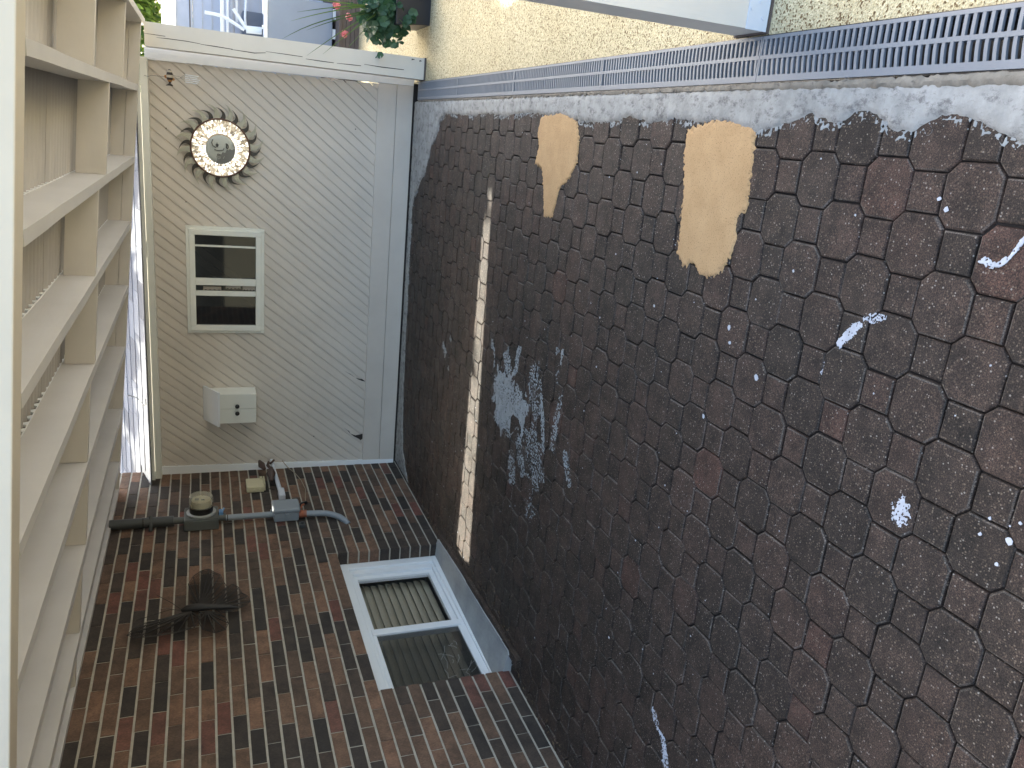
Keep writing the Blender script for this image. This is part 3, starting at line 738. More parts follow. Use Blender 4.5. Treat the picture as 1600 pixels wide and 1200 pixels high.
for k in range(16):
    th = 2*math.pi*(k+0.35)/16
    f1 = MB(); flame(f1, th, 0.178, 0.288, 0.026, 0.15, SY-0.034); f1.build('ray', m_r, sun_o)
    f2 = MB(); flame(f2, th+math.pi/16, 0.178, 0.264, 0.020, 0.18, SY-0.026); f2.build('dark_ray', m_d, sun_o)
rg = MB(); n = 64
rg.tube([(SX+0.187*math.cos(2*math.pi*k/n), SY-0.040, SZ+0.187*math.sin(2*math.pi*k/n)) for k in range(n+1)], 0.0055, 8, cap=False); rg.build('ring', paint('rust_brown_ring', (0.10, 0.045, 0.03), 0.2, 0.5), sun_o, smooth=True)
# mosaic glass ring, emission rising with each piece's tint
m, nt, b = mat('emissive_mosaic_glass')
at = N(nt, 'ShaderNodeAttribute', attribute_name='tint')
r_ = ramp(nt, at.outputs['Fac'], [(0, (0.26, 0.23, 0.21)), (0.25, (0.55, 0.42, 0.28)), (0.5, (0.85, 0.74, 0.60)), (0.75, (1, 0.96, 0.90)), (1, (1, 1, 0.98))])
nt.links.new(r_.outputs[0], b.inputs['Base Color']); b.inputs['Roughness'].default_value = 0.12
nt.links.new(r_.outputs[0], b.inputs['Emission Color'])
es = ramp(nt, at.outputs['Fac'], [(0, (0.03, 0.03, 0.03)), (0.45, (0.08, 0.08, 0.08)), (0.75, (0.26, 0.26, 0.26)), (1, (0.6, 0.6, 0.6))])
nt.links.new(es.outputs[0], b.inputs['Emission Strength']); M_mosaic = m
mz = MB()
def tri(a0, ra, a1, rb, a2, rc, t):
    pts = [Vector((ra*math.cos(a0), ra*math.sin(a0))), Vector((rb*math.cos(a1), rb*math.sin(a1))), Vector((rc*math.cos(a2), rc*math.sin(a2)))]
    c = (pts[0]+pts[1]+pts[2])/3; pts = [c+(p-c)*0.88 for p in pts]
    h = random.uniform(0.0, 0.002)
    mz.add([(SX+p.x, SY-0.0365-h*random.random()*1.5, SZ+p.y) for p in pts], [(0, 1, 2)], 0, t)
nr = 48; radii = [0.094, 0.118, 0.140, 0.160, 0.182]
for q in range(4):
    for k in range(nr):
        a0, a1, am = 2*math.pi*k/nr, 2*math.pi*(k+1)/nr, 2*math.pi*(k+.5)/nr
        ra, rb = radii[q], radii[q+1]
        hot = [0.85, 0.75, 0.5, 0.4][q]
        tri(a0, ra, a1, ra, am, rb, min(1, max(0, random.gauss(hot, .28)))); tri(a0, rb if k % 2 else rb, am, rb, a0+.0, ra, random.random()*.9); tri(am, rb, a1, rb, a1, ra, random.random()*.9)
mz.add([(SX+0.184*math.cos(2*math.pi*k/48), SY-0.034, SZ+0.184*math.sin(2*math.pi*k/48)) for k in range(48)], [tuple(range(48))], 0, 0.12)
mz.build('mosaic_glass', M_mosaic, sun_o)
# face: domed disc, moon crescent, features
fcx, fcz = SX-0.010, SZ+0.0
fd = MB()
rings = [(0.094, 0.040), (0.090, 0.046), (0.070, 0.052), (0.040, 0.056)]
vs = []; n = 40
for rr_, yy in rings:
    for k in range(n): vs.append((fcx+rr_*math.cos(2*math.pi*k/n), SY-yy, fcz+rr_*math.sin(2*math.pi*k/n)))
vs.append((fcx, SY-0.057, fcz)); fs = []
for q in range(3):
    for k in range(n): fs.append((q*n+k, q*n+(k+1) % n, (q+1)*n+(k+1) % n, (q+1)*n+k))
for k in range(n): fs.append((3*n+k, 3*n+(k+1) % n, 4*n))
fd.add(vs, fs); fd.build('face', paint('pale_grey_green_metal', (0.46, 0.47, 0.42), 0.08, 0.45, None, 0.2, 0.1), sun_o, smooth=True)
mc = MB(); pts = []
for k in range(21):
    a = math.pi*0.90 + (math.pi*0.78)*k/20; pts.append((fcx+0.093*math.cos(a), fcz+0.093*math.sin(a)))
prof = [(0.012, -0.088), (0.004, -0.070), (0.010, -0.058), (0.000, -0.050), (0.004, -0.040), (-0.018, -0.028), (-0.014, -0.012), (-0.030, -0.004), (-0.024, 0.018), (-0.046, 0.026), (-0.066, 0.022)]
mc.poly([(x, SY-0.0600, z) for x, z in pts] + [(fcx+a, SY-0.0600, fcz+b2) for a, b2 in prof], (0, 0.008, 0)); mc.build('moon', paint('dark_grey_metal_moon', (0.16, 0.155, 0.14), 0.1, 0.45), sun_o)
ln = MB(); yl = SY-0.0575
def line(pts, r=0.0022): ln.tube([(fcx+a, yl-0.003, fcz+b2) for a, b2 in pts], r*1.35, 6)
line([(0.012, 0.030), (0.024, 0.050), (0.044, 0.056), (0.064, 0.048)]); line([(0.016, 0.022), (0.030, 0.030), (0.046, 0.022), (0.030, 0.014), (0.016, 0.022)], .0015)
line([(0.026, 0.022), (0.034, 0.022)], .0040)
line([(-0.002, 0.040), (-0.006, 0.010), (0.000, -0.018), (0.014, -0.022)], .0018)
line([(0.008, -0.044), (0.020, -0.036), (0.032, -0.040), (0.044, -0.034)], .0032); line([(0.014, -0.048), (0.030, -0.050), (0.040, -0.042)], .0022)
line([(-0.030, 0.022), (-0.040, 0.012), (-0.030, 0.004)], .0016)
ln.build('face_lines', m_d, sun_o, smooth=True)
l2 = MB()
for rr_ in (0.010, 0.005): l2.tube([(fcx-0.050+rr_*math.cos(2*math.pi*k/12), SY-0.0615, fcz+0.012+rr_*math.sin(2*math.pi*k/12)) for k in range(13)], 0.0012, 5)
l2.tube([(fcx-.056, SY-0.0615, fcz-0.016), (fcx-.040, SY-0.0615, fcz-0.024)], 0.0015, 5)
l2.build('moon_lines', paint('pale_line', (0.45, 0.45, 0.4)), sun_o)

# ---------------------------------------------------------------- pergola
perg = thing('pergola', 'tan painted wooden pergola with corrugated roof between house and drain', 'pergola', (0.42, 2.04, 0))
def zb(x): return 1.800 - 0.083*(x-0.10)
D = 0.135; YN, YF = 2.16, 5.645
jx = [0.100, -0.325, -0.725, -1.140, -1.550, -1.985, -2.370]
for x in jx:
    j = MB(); h = 0.019; z0, z1 = zb(x), zb(x)+D
    K = 12; wob = [random.gauss(0, 0.0012) for _ in range(K+1)]
    for k in range(K):
        ya, yb = YN+(YF-YN)*k/K, YN+(YF-YN)*(k+1)/K
        a0, a1 = wob[k], wob[k+1]
        vs = [(x-h+a0, ya, z0), (x+h+a0, ya, z0), (x+h+a1, yb, z0), (x-h+a1, yb, z0), (x-h+a0, ya, z1), (x+h+a0, ya, z1), (x+h+a1, yb, z1), (x-h+a1, yb, z1)]
        fs = [(0, 3, 2, 1), (4, 5, 6, 7), (1, 2, 6, 5), (3, 0, 4, 7)] + ([(0, 1, 5, 4)] if k == 0 else []) + ([(2, 3, 7, 6)] if k == K-1 else [])
        j.add(vs, fs)
    j.build('joist', M_tan, perg)
lg = MB(); lg.poly([(-2.598, YN, zb(-2.59)), (-2.560, YN, zb(-2.56)), (-2.560, YN, zb(-2.56)+D), (-2.598, YN, zb(-2.59)+D)], (0, YF-YN, 0)); lg.build('ledger', M_tan, perg, bevel=0.002)
# near beam (two doubled boards), slopes with the roof
bmn = MB(); xa, xb = -2.598, 0.49
bmn.poly([(xa, 2.052, zb(xa)), (xb, 2.052, zb(xb)), (xb, 2.052, zb(xb)+0.24), (xa, 2.052, zb(xa)+0.24)], (0, 0.100, 0)); bmn.build('beam', M_beam, perg, bevel=0.004)
rim = MB()
rim.poly([(-2.598, YF, zb(-2.598)), (0.47, YF, zb(.47)), (0.47, YF, zb(.47)+0.062), (-2.598, YF, zb(-2.598)+0.062)], (0, 0.036, 0)); rim.build('rim_board', M_tan2, perg, bevel=0.0015)
rim = MB()
rim.poly([(-2.598, YF+.001, zb(-2.598)+0.064), (0.47, YF+.001, zb(.47)+0.064), (0.47, YF+.001, zb(.47)+0.156), (-2.598, YF+.001, zb(-2.598)+0.156)], (0, 0.035, 0)); rim.build('rim_board', M_tan2, perg, bevel=0.0015)
sb = MB(); sb.box((0.472, 2.153, 1.758), (0.512, 5.86, 1.905)); sb.build('side_beam', M_post, perg, bevel=0.002)
# blocking between joists
bounds = [-2.560] + [x for x in jx[::-1]] + [0.472]
byy = {0: 3.50, 1: 3.61, 2: 3.74, 3: 3.68, 4: 3.83, 5: 3.73, 6: 4.00, 7: 3.42}
for k in range(8):
    xl = bounds[k] + (0.0 if k == 0 else 0.020); xr = bounds[k+1] - (0.020 if k < 7 else 0.0)
    y = byy[k]
    b1 = MB(); b1.poly([(xl, y, zb(xl)+.004), (xr, y, zb(xr)+.004), (xr, y, zb(xr)+D-.012), (xl, y, zb(xl)+D-.012)], (0, 0.037, 0)); b1.build('blocking', M_tan2, perg, bevel=0.0015)
b1 = MB(); b1.poly([(0.120, 4.62, zb(.12)+.004), (.470, 4.62, zb(.47)+.004), (.470, 4.62, zb(.47)+D-.012), (.120, 4.62, zb(.12)+D-.012)], (0, 0.037, 0)); b1.build('blocking', M_tan2, perg, bevel=0.0015)
# corrugated panels (ridges run down the slope)
def panel(y0, y1, dz, xl=-2.598, xr=0.60):
    p = MB(); n = int((y1-y0)/0.0085); st_ = (y1-y0)/n; A = 0.0085
    vs = []; fs = []
    for k in range(n+1):
        y = y0+k*st_; z = D+0.010+dz+A*math.sin(2*math.pi*y/0.068)
        vs += [(xl, y, zb(xl)+z), (xr, y, zb(xr)+z)]
    for k in range(n): fs.append((2*k, 2*k+1, 2*k+3, 2*k+2))
    p.add(vs, fs); o = p.build('roof_panel', M_panel, perg, smooth=True)
    md = o.modifiers.new('thick', 'SOLIDIFY'); md.thickness = 0.0015
panel(2.00, 3.46, 0.010); panel(3.40, 5.6455, 0.0)
# closure wedges on the joists, white to stand for light under the ridges
for x in jx:
    cl = MB(); z0 = zb(x)+D-.0005; y = 2.20; pts = [(x+0.014, y, z0-0.001)]
    while y < 5.60:
        far_ = 0.0 if y > 3.43 else 0.010
        yc = (round(y/0.068-0.25)+0.25)*0.068
        pts += [(x+0.014, yc-0.018, z0+0.001), (x+0.014, yc-0.007, z0+0.013+far_), (x+0.014, yc+0.007, z0+0.013+far_), (x+0.014, yc+0.018, z0+0.001)]; y += 0.068
    pts.append((x+0.014, y, z0-0.001))
    cl.poly(pts, (0.008, 0, 0))
    cl.build('closure_strip', M_pipe, perg)
# posts
def post(x0, x1, y0, y1, zt, foot, cracks):
    p = MB()
    K = 10
    for k in range(K):
        za, zb_ = zt*k/K+0.004, zt*(k+1)/K
        if k: za = zt*k/K
        p.box((x0, y0, za), (x1, y1, zb_))
    o = MB(); o.box((x0, y0, 0.010), (x1, y1, zt))
    for pts, w_ in cracks:
        up_ = [(x, y0-0.0006, z+w_*math.sin(math.pi*min(1, (i+.15)/len(pts)))) if False else (x-w_*(0.2+math.sin(math.pi*(i+.3)/len(pts))), y0-0.0006, z) for i, (x, z) in enumerate(pts)]
        dn_ = [(x+w_*(0.2+math.sin(math.pi*(i+.3)/len(pts))), y0-0.0006, z) for i, (x, z) in enumerate(pts)]
        o.poly(up_+dn_[::-1], (0, 0.001, 0), 1)
    o = o.build('post', [M_post, M_crack], perg, bevel=0.004)
    if foot:
        f = MB(); f.box((x0-0.002, y0-0.003, 0.006), (x1+0.002, y0+0.0, foot)); f.build('foot_plate', M_whitep, o, bevel=0.001)
        sc = MB()
        for (sx, sz) in ((0.03, 0.02), (0.07, 0.035), (0.11, 0.02), (0.05, foot-.015), (0.10, foot-.012)):
            sc.tube([(x0+sx, y0-0.003, sz+.006), (x0+sx, y0-0.006, sz+.006)], 0.0045, 8)
        sc.build_each('screw', M_whitep, o)
    return o
post(0.348, 0.486, 5.720, 5.858, 1.758, 0.0,
     [([(0.418, 1.758), (0.417, 1.70), (0.416, 1.64)], .0015), ([(0.402, 1.69), (0.404, 1.63), (0.403, 1.52), (0.398, 1.44)], .0018), ([(0.396, 1.44), (0.394, 1.36), (0.390, 1.25)], .0022), ([(0.388, 1.26), (0.386, 1.18), (0.384, 1.12), (0.394, 1.05)], .0022),
      ([(0.402, 1.05), (0.400, .92), (0.398, .82)], .0018), ([(0.388, .80), (0.386, .72), (0.385, .62)], .0022), ([(0.385, .60), (0.387, .50), (0.388, .44)], .0022), ([(0.400, .42), (0.396, .30), (0.397, .15)], .0024),
      ([(0.464, .10), (0.470, .10), (0.470, .08)], .003), ([(0.46, .045), (0.468, .045), (0.466, .03)], .003)])
post(0.349, 0.489, 1.973, 2.113, 1.758, 0.075, [([(0.40, .9), (0.405, .7), (0.40, .5)], .0015)])
ds = MB(); ds.box((0.343, 5.715, -0.001), (0.490, 5.86, 0.0095)); ds.build('post_shim', M_brown, perg)
ds = MB(); ds.box((0.344, 1.970, -0.001), (0.494, 2.118, 0.0095)); ds.build('post_shim', M_brown, perg)

# ---------------------------------------------------------------- electrical things on the brick
def strap(mb, c, r, axis_h=0.02): mb.tube([(c[0], c[1], c[2]-axis_h/2), (c[0], c[1], c[2]+axis_h/2)], r, 18)
em = thing('electric_meter', 'electricity meter with round glass dome and dark conduit on brick', 'meter', (-2.6, 5.1, 1.48))
b1 = MB(); b1.box((-2.599, 5.010, 1.380), (-2.528, 5.208, 1.592)); b1.build('meter_box', M_mgrey, em, bevel=0.006)
b1 = MB(); b1.box((-2.527, 5.014, 1.384), (-2.521, 5.204, 1.588)); b1.build('cover', M_mgrey, em, bevel=0.003)
def xcyl(mb, y, z, prof, n=28, mi=0): mb.tube([(x, y, z) for x, r in prof], [r for x, r in prof], n, mi)
b1 = MB(); xcyl(b1, 5.112, 1.486, [(-2.521, .090), (-2.512, .092), (-2.508, .086)]); b1.build('collar', paint('zinc_ring', (0.30, 0.31, 0.31), .1, .35), em, smooth=True)
b1 = MB(); xcyl(b1, 5.112, 1.486, [(-2.508, .073), (-2.470, .073)]); b1.build('meter_base', M_black, em, smooth=True)
b1 = MB(); xcyl(b1, 5.112, 1.486, [(-2.470, .072), (-2.466, .076), (-2.405, .074), (-2.396, .068), (-2.394, .055), (-2.393, .02)]); b1.build('dome', M_dome, em, smooth=True)
b1 = MB(); xcyl(b1, 5.112, 1.486, [(-2.469, .060), (-2.425, .060)]); b1.build('dial', M_cream, em, smooth=True)
b1 = MB(); b1.box((-2.424, 5.10, 1.50), (-2.4225, 5.13, 1.525)); b1.box((-2.424, 5.095, 1.465), (-2.4225, 5.11, 1.485)); b1.build('display', M_dgrey, em)
b1 = MB(); b1.tube([(-2.560, 5.10, 1.592), (-2.560, 5.10, 1.66)], 0.022, 16); b1.build('hub', M_mgrey, em, smooth=True)
b1 = MB(); b1.tube([(-2.560, 5.10, 1.655), (-2.560, 5.10, 2.03)], 0.0335, 20); b1.build('conduit', M_dgrey, em, smooth=True)
b1 = MB(); strap(b1, (-2.560, 5.10, 1.835), .0350, .012); b1.build('band', M_black, em)
b1 = MB(); b1.tube([(-2.597, 5.055, 1.79), (-2.57, 5.060, 1.79), (-2.522, 5.10, 1.79), (-2.57, 5.145, 1.79), (-2.597, 5.15, 1.79)], 0.012, 8); b1.build('clamp', M_dgrey, em, smooth=True)
b1 = MB(); b1.tube([(-2.556, 5.10, 1.380), (-2.556, 5.10, 1.335)], 0.026, 16); b1.build('fitting', M_mgrey, em, smooth=True)
b1 = MB(); b1.box((-2.545, 5.085, 1.350), (-2.515, 5.135, 1.378)); b1.tube([(-2.53, 5.10, 1.36), (-2.50, 5.12, 1.345)], .006, 6); b1.build('seal_tag', M_blue, em, bevel=0.003)
b1 = MB(); b1.tube([(-2.57, 5.13, 1.592), (-2.57, 5.13, 1.612)], .014, 10); b1.build('plug', M_black, em)

jb = thing('junction_box', 'blue grey plastic junction box with grey conduit bending into brick', 'junction box', (-2.6, 5.1, 0.95))
b1 = MB(); b1.box((-2.599, 5.045, 0.868), (-2.535, 5.185, 1.030)); b1.build('box', M_grey, jb, bevel=0.008, seg=3)
b1 = MB(); b1.box((-2.5345, 5.035, 0.858), (-2.500, 5.195, 1.040)); b1.build('lid', M_grey, jb, bevel=0.014, seg=4)
b1 = MB(); b1.box((-2.56, 5.020, 0.935), (-2.53, 5.034, 0.960)); b1.box((-2.553, 5.09, 1.041), (-2.53, 5.11, 1.050)); b1.build_each('latch', M_grey, jb, bevel=0.003)
b1 = MB(); b1.tube([(-2.562, 5.095, 1.334), (-2.562, 5.095, 1.030)], 0.0200, 18); b1.build('conduit', M_grey, jb, smooth=True)
b1 = MB(); strap(b1, (-2.562, 5.095, 1.325), .0215, .006); b1.build('band', M_black, jb)
b1 = MB(); b1.tube([(-2.562, 5.075, 0.868), (-2.562, 5.07, 0.80), (-2.562, 5.06, 0.72), (-2.562, 5.05, .68), (-2.566, 5.03, .64), (-2.575, 5.01, .60), (-2.59, 4.98, .568), (-2.606, 4.95, .548)], 0.0205, 16); b1.build('conduit', M_grey, jb, smooth=True)
b1 = MB(); b1.tube([(-2.562, 5.075, 0.862), (-2.562, 5.073, 0.85), (-2.562, 5.073, 0.835), (-2.562, 5.072, 0.815)], [.026, .028, .024, .027], 14); b1.tube([(-2.535, 5.10, .85), (-2.52, 5.12, .84), (-2.53, 5.15, .825)], .007, 6); b1.build('orange_tape', M_orange, jb)
b1 = MB(); b1.box((-2.599, 4.930, 0.835), (-2.575, 4.985, 0.875)); b1.tube([(-2.574, 4.955, .855), (-2.562, 4.955, .855)], .011, 8); b1.build('clip', M_dgrey, jb, bevel=0.003)
b1 = MB(); b1.tube([(-2.55, 5.16, 0.862), (-2.545, 5.19, 0.835), (-2.55, 5.215, 0.80)], 0.013, 10); b1.build('cable_gland', M_black, jb, smooth=True)

pb = thing('phone_box', 'small cream plastic box mounted on brick near shed corner', 'wall box', (-2.6, 5.6, 1.12))
b1 = MB(); b1.box((-2.599, 5.535, 1.062), (-2.553, 5.690, 1.182)); b1.build('body', M_cream, pb, bevel=0.006)
b1 = MB(); b1.box((-2.599, 5.560, 1.050), (-2.545, 5.700, 1.0612)); b1.box((-2.552, 5.66, 1.066), (-2.545, 5.70, 1.085)); b1.build('rim', M_cream, pb, bevel=0.002)
b1 = MB(); b1.tube([(-2.575, 5.534, 1.13), (-2.575, 5.522, 1.13)], .008, 10); b1.tube([(-2.575, 5.534, 1.09), (-2.575, 5.524, 1.09)], .006, 10); b1.build_each('knob', M_cream, pb)
b1 = MB(); b1.tube([(-2.59, 5.56, 1.049), (-2.592, 5.57, 1.02), (-2.592, 5.56, 0.985)], .003, 6); b1.build('wire', M_black, pb)

ra = thing('rain_gauge_arm', 'white plastic arm with brown cups fixed to brick by shed corner', 'weather sensor', (-2.6, 5.5, 0.95))
b1 = MB(); b1.box((-2.599, 5.345, 0.928), (-2.540, 5.475, 0.972)); b1.build('mount', M_whitep, ra, bevel=0.009, seg=3)
b1 = MB(); b1.tube([(-2.565, 5.46, 0.955), (-2.55, 5.62, 0.965), (-2.53, 5.74, 0.975), (-2.500, 5.880, 0.985)], [.016, .015, .014, .014], 14); b1.build('arm', M_whitep, ra, smooth=True)
m_cup = paint('brown_rust_metal', (0.075, 0.045, 0.035), .2, .45)
b1 = MB(); b1.tube([(-2.51, 5.75, 1.045), (-2.50, 5.80, 1.062), (-2.49, 5.86, 1.075)], [.012, .026, .010], 12); b1.build('cup', m_cup, ra, smooth=True)
b1 = MB(); b1.tube([(-2.54, 5.60, 1.005), (-2.51, 5.66, 1.005), (-2.49, 5.72, 1.00)], [.010, .034, .014], 12); b1.build('cup', m_cup, ra, smooth=True)
b1 = MB(); b1.tube([(-2.51, 5.70, 0.99), (-2.495, 5.78, 1.02), (-2.49, 5.83, 1.01)], [.009, .012, .009], 8); b1.tube([(-2.49, 5.80, 1.0), (-2.48, 5.84, .97)], .008, 8); b1.build_each('bracket', m_cup, ra, smooth=True)

cb_ = MB(); cb_.tube([(-2.540, 5.964, 0.90), (-2.585, 5.93, 0.86), (-2.592, 5.83, 0.815), (-2.592, 5.70, 0.785), (-2.590, 5.52, 0.770), (-2.585, 5.36, 0.790), (-2.57, 5.25, 0.80), (-2.555, 5.215, 0.805)], 0.0030, 6)
tag(cb_.build('cable', paint('old_cream_cable', (0.30, 0.25, 0.18), .1, .6), smooth=True), 'thin loose cable looping from junction box up to shed siding', 'cable')
cb_ = MB(); cb_.tube([(-1.87, 5.640, 1.935), (-1.90, 5.68, 1.89), (-1.93, 5.69, 1.865), (-1.965, 5.69, 1.845), (-1.955, 5.69, 1.83), (-1.915, 5.685, 1.835)], 0.0028, 6)
tag(cb_.build('wire_hook', M_pipe, smooth=True), 'thin white wire hanging from pergola edge over shed roof', 'wire')

# ---------------------------------------------------------------- butterfly wall ornament
bt = thing('butterfly_ornament', 'black wire mesh butterfly ornament on the brick wall', 'wall ornament', (-2.58, 4.0, 1.46))
M_wire = paint('black_wire', (0.022, 0.018, 0.016), 0.2, 0.6)
def wing(outline, org, U, V, lift, name='wing', sp=0.0078):
    """outline in (u,v); lattice of thin wires and a thick rim; lift(u,v) raises it off the wall"""
    Nn = U.cross(V).normalized()
    P3 = lambda u, v: Vector(org)+U*u+V*v+Nn*lift(u, v)
    mb = MB(); n = len(outline)
    mb.tube([P3(*outline[i % n]) for i in range(n+1)], 0.0022, 5)
    ins = [(u*0.9+0.1*sum(q[0] for q in outline)/n, v*0.9+0.1*sum(q[1] for q in outline)/n) for u, v in outline]
    mb.tube([P3(*ins[i % n]) for i in range(n+1)], 0.0012, 4)
    us = [p[0] for p in outline]; vs_ = [p[1] for p in outline]
    for dirn in range(2):
        ang_ = R(38) if dirn == 0 else R(-38); ca, sa = math.cos(ang_), math.sin(ang_)
        L = 0.6; t = -0.6
        while t < 0.6:
            run = []
            q = -L
            while q < L:
                u, v = ca*q - sa*t, sa*q + ca*t
                if inside((u, v), outline): run.append((u, v))
                else:
                    if len(run) > 1: mb.tube([P3(*a) for a in run], 0.0011, 3, cap=False)
                    run = []
                q += 0.02
            t += sp
    # veins fanning from the root
    for k in range(0, n):
        mb.tube([P3(0, 0), P3(outline[k][0]*.55, outline[k][1]*.55), P3(*outline[k])], [0.007, 0.0045, 0.002], 5)
    mb.build(name, M_wire, bt)
Yv, Zv, Xv = Vector((0, 1, 0)), Vector((0, 0, 1)), Vector((1, 0, 0))
# far forewing (raised away from wall) and far hindwing
def W_(pts, root, nm):
    wing([(y-root[0], z-root[1]) for y, z in pts], (-2.565, root[0], root[1]), Yv, Zv, lambda u, v: 0.01+0.06*min(1, math.hypot(u, v)/0.3)**2*0.3, nm)
W_([(4.03, 1.53), (4.12, 1.545), (4.20, 1.545), (4.27, 1.555), (4.34, 1.53), (4.395, 1.485), (4.405, 1.445), (4.36, 1.415), (4.33, 1.385), (4.26, 1.37), (4.20, 1.35), (4.12, 1.38), (4.04, 1.43)], (4.03, 1.49), 'forewing')
W_([(4.05, 1.43), (4.14, 1.375), (4.21, 1.35), (4.225, 1.315), (4.185, 1.29), (4.13, 1.275), (4.09, 1.245), (4.035, 1.235), (3.995, 1.275), (3.965, 1.33), (3.96, 1.39)], (4.02, 1.42), 'hindwing')
W_([(4.01, 1.57), (3.97, 1.66), (3.93, 1.76), (3.88, 1.81), (3.83, 1.835), (3.80, 1.79), (3.80, 1.70), (3.82, 1.60), (3.85, 1.52), (3.94, 1.49)], (4.00, 1.54), 'forewing')
W_([(3.99, 1.50), (3.90, 1.50), (3.82, 1.48), (3.77, 1.42), (3.79, 1.37), (3.85, 1.355), (3.92, 1.37), (3.97, 1.41)], (3.99, 1.46), 'hindwing')
b1 = MB(); b1.tube([(-2.555, 4.03, 1.585), (-2.545, 4.025, 1.56), (-2.540, 4.02, 1.50), (-2.540, 4.01, 1.44), (-2.545, 4.0, 1.36), (-2.55, 3.99, 1.30)], [.010, .018, .022, .016, .013, .005], 10); b1.build('body', M_wire, bt, smooth=True)
for s_ in ((4.17, 1.71, 4.06), (3.95, 1.80, 3.99)):
    b1 = MB(); b1.tube([(-2.552, 4.025, 1.58), (-2.53, s_[2]+.02, 1.64), (-2.535, s_[0], s_[1])], 0.0016, 5); b1.build('antenna', M_wire, bt)

# ---------------------------------------------------------------- beyond the drain
pt = thing('planter_box', 'dark square planter box standing on the yellow patio', 'planter', (0.85, 5.83, 0))
b1 = MB(); b1.poly([(0.690, 5.675, 0.0), (1.07, 5.675, 0.0), (1.07, 6.06, 0.0), (0.690, 6.06, 0.0)], (0, 0, 0.012)); b1.build('base', M_planter, pt)
b1 = MB()
o0 = [(0.690, 5.675), (1.07, 5.675), (1.07, 6.06), (0.690, 6.06)]; o1 = [(0.665, 5.650), (1.095, 5.650), (1.095, 6.085), (0.665, 6.085)]
i1 = [(0.685, 5.67), (1.075, 5.67), (1.075, 6.065), (0.685, 6.065)]
vs = [(x, y, 0.012) for x, y in o0] + [(x, y, 0.235) for x, y in o1] + [(x, y, 0.235) for x, y in i1] + [(x, y, 0.16) for x, y in i1]
fs = [(k*4+i, k*4+(i+1) % 4, (k+1)*4+(i+1) % 4, (k+1)*4+i) for k in range(3) for i in range(4)]
b1.add(vs, fs); b1.build('box', M_planter, pt, bevel=0.004)
b1 = MB(); b1.add([(0.685, 5.67, .19), (1.075, 5.67, .19), (1.075, 6.065, .19), (0.685, 6.065, .19)], [(0, 1, 2, 3)]); b1.build('soil', M_gap, pt)

gp_ = thing('geranium', 'bushy geranium with round leaves and pink flowers in dark planter', 'plant', (0.80, 5.83, 0.19))
def leaf_round(mb, c, nrm, r):
    nrm = nrm.normalized(); a = nrm.cross(Vector((0.3, 0.2, 1))).normalized(); b2 = nrm.cross(a)
    n = 11; vs = [c - nrm*r*0.12]; rot = random.random()*6
    for k in range(n+1):
        th = rot + (2*math.pi-0.35)*k/n; rr = r*(1+0.07*(-1)**k)
        vs.append(c+rr*(math.cos(th)*a+math.sin(th)*b2)+nrm*r*0.18*(math.sin(th*2)))
    mb.add(vs, [(0, k+1, k+2) for k in range(n)], 0, random.random())
lf = MB(); stm = MB()
for k in range(210):
    t = random.random(); a = random.random()*6.283
    # mound spilling to the shed side
    cx = 0.72 + random.gauss(0, 0.085); cz = 0.30 + random.gauss(0, 0.075); cy = 5.76 + random.gauss(0, 0.08)
    if cz < 0.19 and cx > 0.66: cy = 5.62+random.uniform(-.03, .02)
    c = Vector((cx, cy, max(0.13, cz))); nrm = Vector((random.gauss(-.2, .5), random.gauss(-.9, .4), random.gauss(.55, .5)))
    leaf_round(lf, c, nrm, random.uniform(0.018, 0.038))
    if k % 4 == 0: stm.tube([(0.80, 5.83, .18), ((0.80+cx)/2, (5.83+cy)/2, (0.2+cz)/2+.04), tuple(c)], 0.002, 4)
lf.build('leaves', M_gleaf, gp_); 
for (x, y, z, tx) in ((0.60, 5.80, 0.50, 0.72), (0.69, 5.80, 0.53, 0.74), (0.745, 5.80, 0.555, 0.76), (0.50, 5.74, 0.52, 0.66)):
    stm.tube([(0.76, 5.80, .22), (tx, 5.80, .38), (x, y, z)], 0.0022, 5)
stm.build('stems', M_blade, gp_)
for (x, y, z) in ((0.688, 5.80, 0.515), (0.575, 5.78, 0.545), (0.742, 5.80, 0.60)):
    fl_ = MB()
    for k in range(34):
        d = Vector((random.gauss(0, 1), random.gauss(0, 1), random.gauss(0, 1))).normalized()
        c = Vector((x, y, z))+d*random.uniform(0.012, 0.026); leaf_round(fl_, c, d, random.uniform(.006, .011))
    fl_.build('flower', M_petal, gp_)
gr = thing('spiky_grass', 'long arching spiky leaves growing out of the dark planter', 'plant', (0.80, 5.80, 0.2))
blades = [((0.485, 5.70, 0.955), 0.09), ((0.405, 5.66, 0.800), 0.02), ((0.425, 5.66, 0.700), 0.02), ((0.74, 5.74, 1.03), 0.05), ((0.66, 5.72, 0.86), 0.04), ((0.56, 5.72, 0.80), 0.05), ((0.60, 5.70, 0.90), 0.05), ((0.80, 5.76, 0.88), 0.05), ((0.86, 5.74, 0.80), 0.04), ((0.70, 5.70, 0.70), 0.04), ((0.52, 5.68, 0.18), 0.22), ((0.93, 5.70, .7), .05)]
for tip, arch in blades:
    bl_ = MB(); K = 8; root = Vector((0.80+random.uniform(-.03, .03), 5.80, 0.22)); tip = Vector(tip); vsl = []
    side = (tip-root).cross(Vector((0, 1, 0))).normalized()
    for k in range(K+1):
        t = k/K; p = root.lerp(tip, t) + Vector((0, -0.02, arch))*math.sin(math.pi*t)
        wv = 0.0050*(1-t)**0.7+0.0004; vsl += [p+side*wv, p-side*wv]
    bl_.add(vsl, [(2*k, 2*k+1, 2*k+3, 2*k+2) for k in range(K)], 0, random.random()); o = bl_.build('blade', M_blade, gr)
    md = o.modifiers.new('th', 'SOLIDIFY'); md.thickness = 0.0008

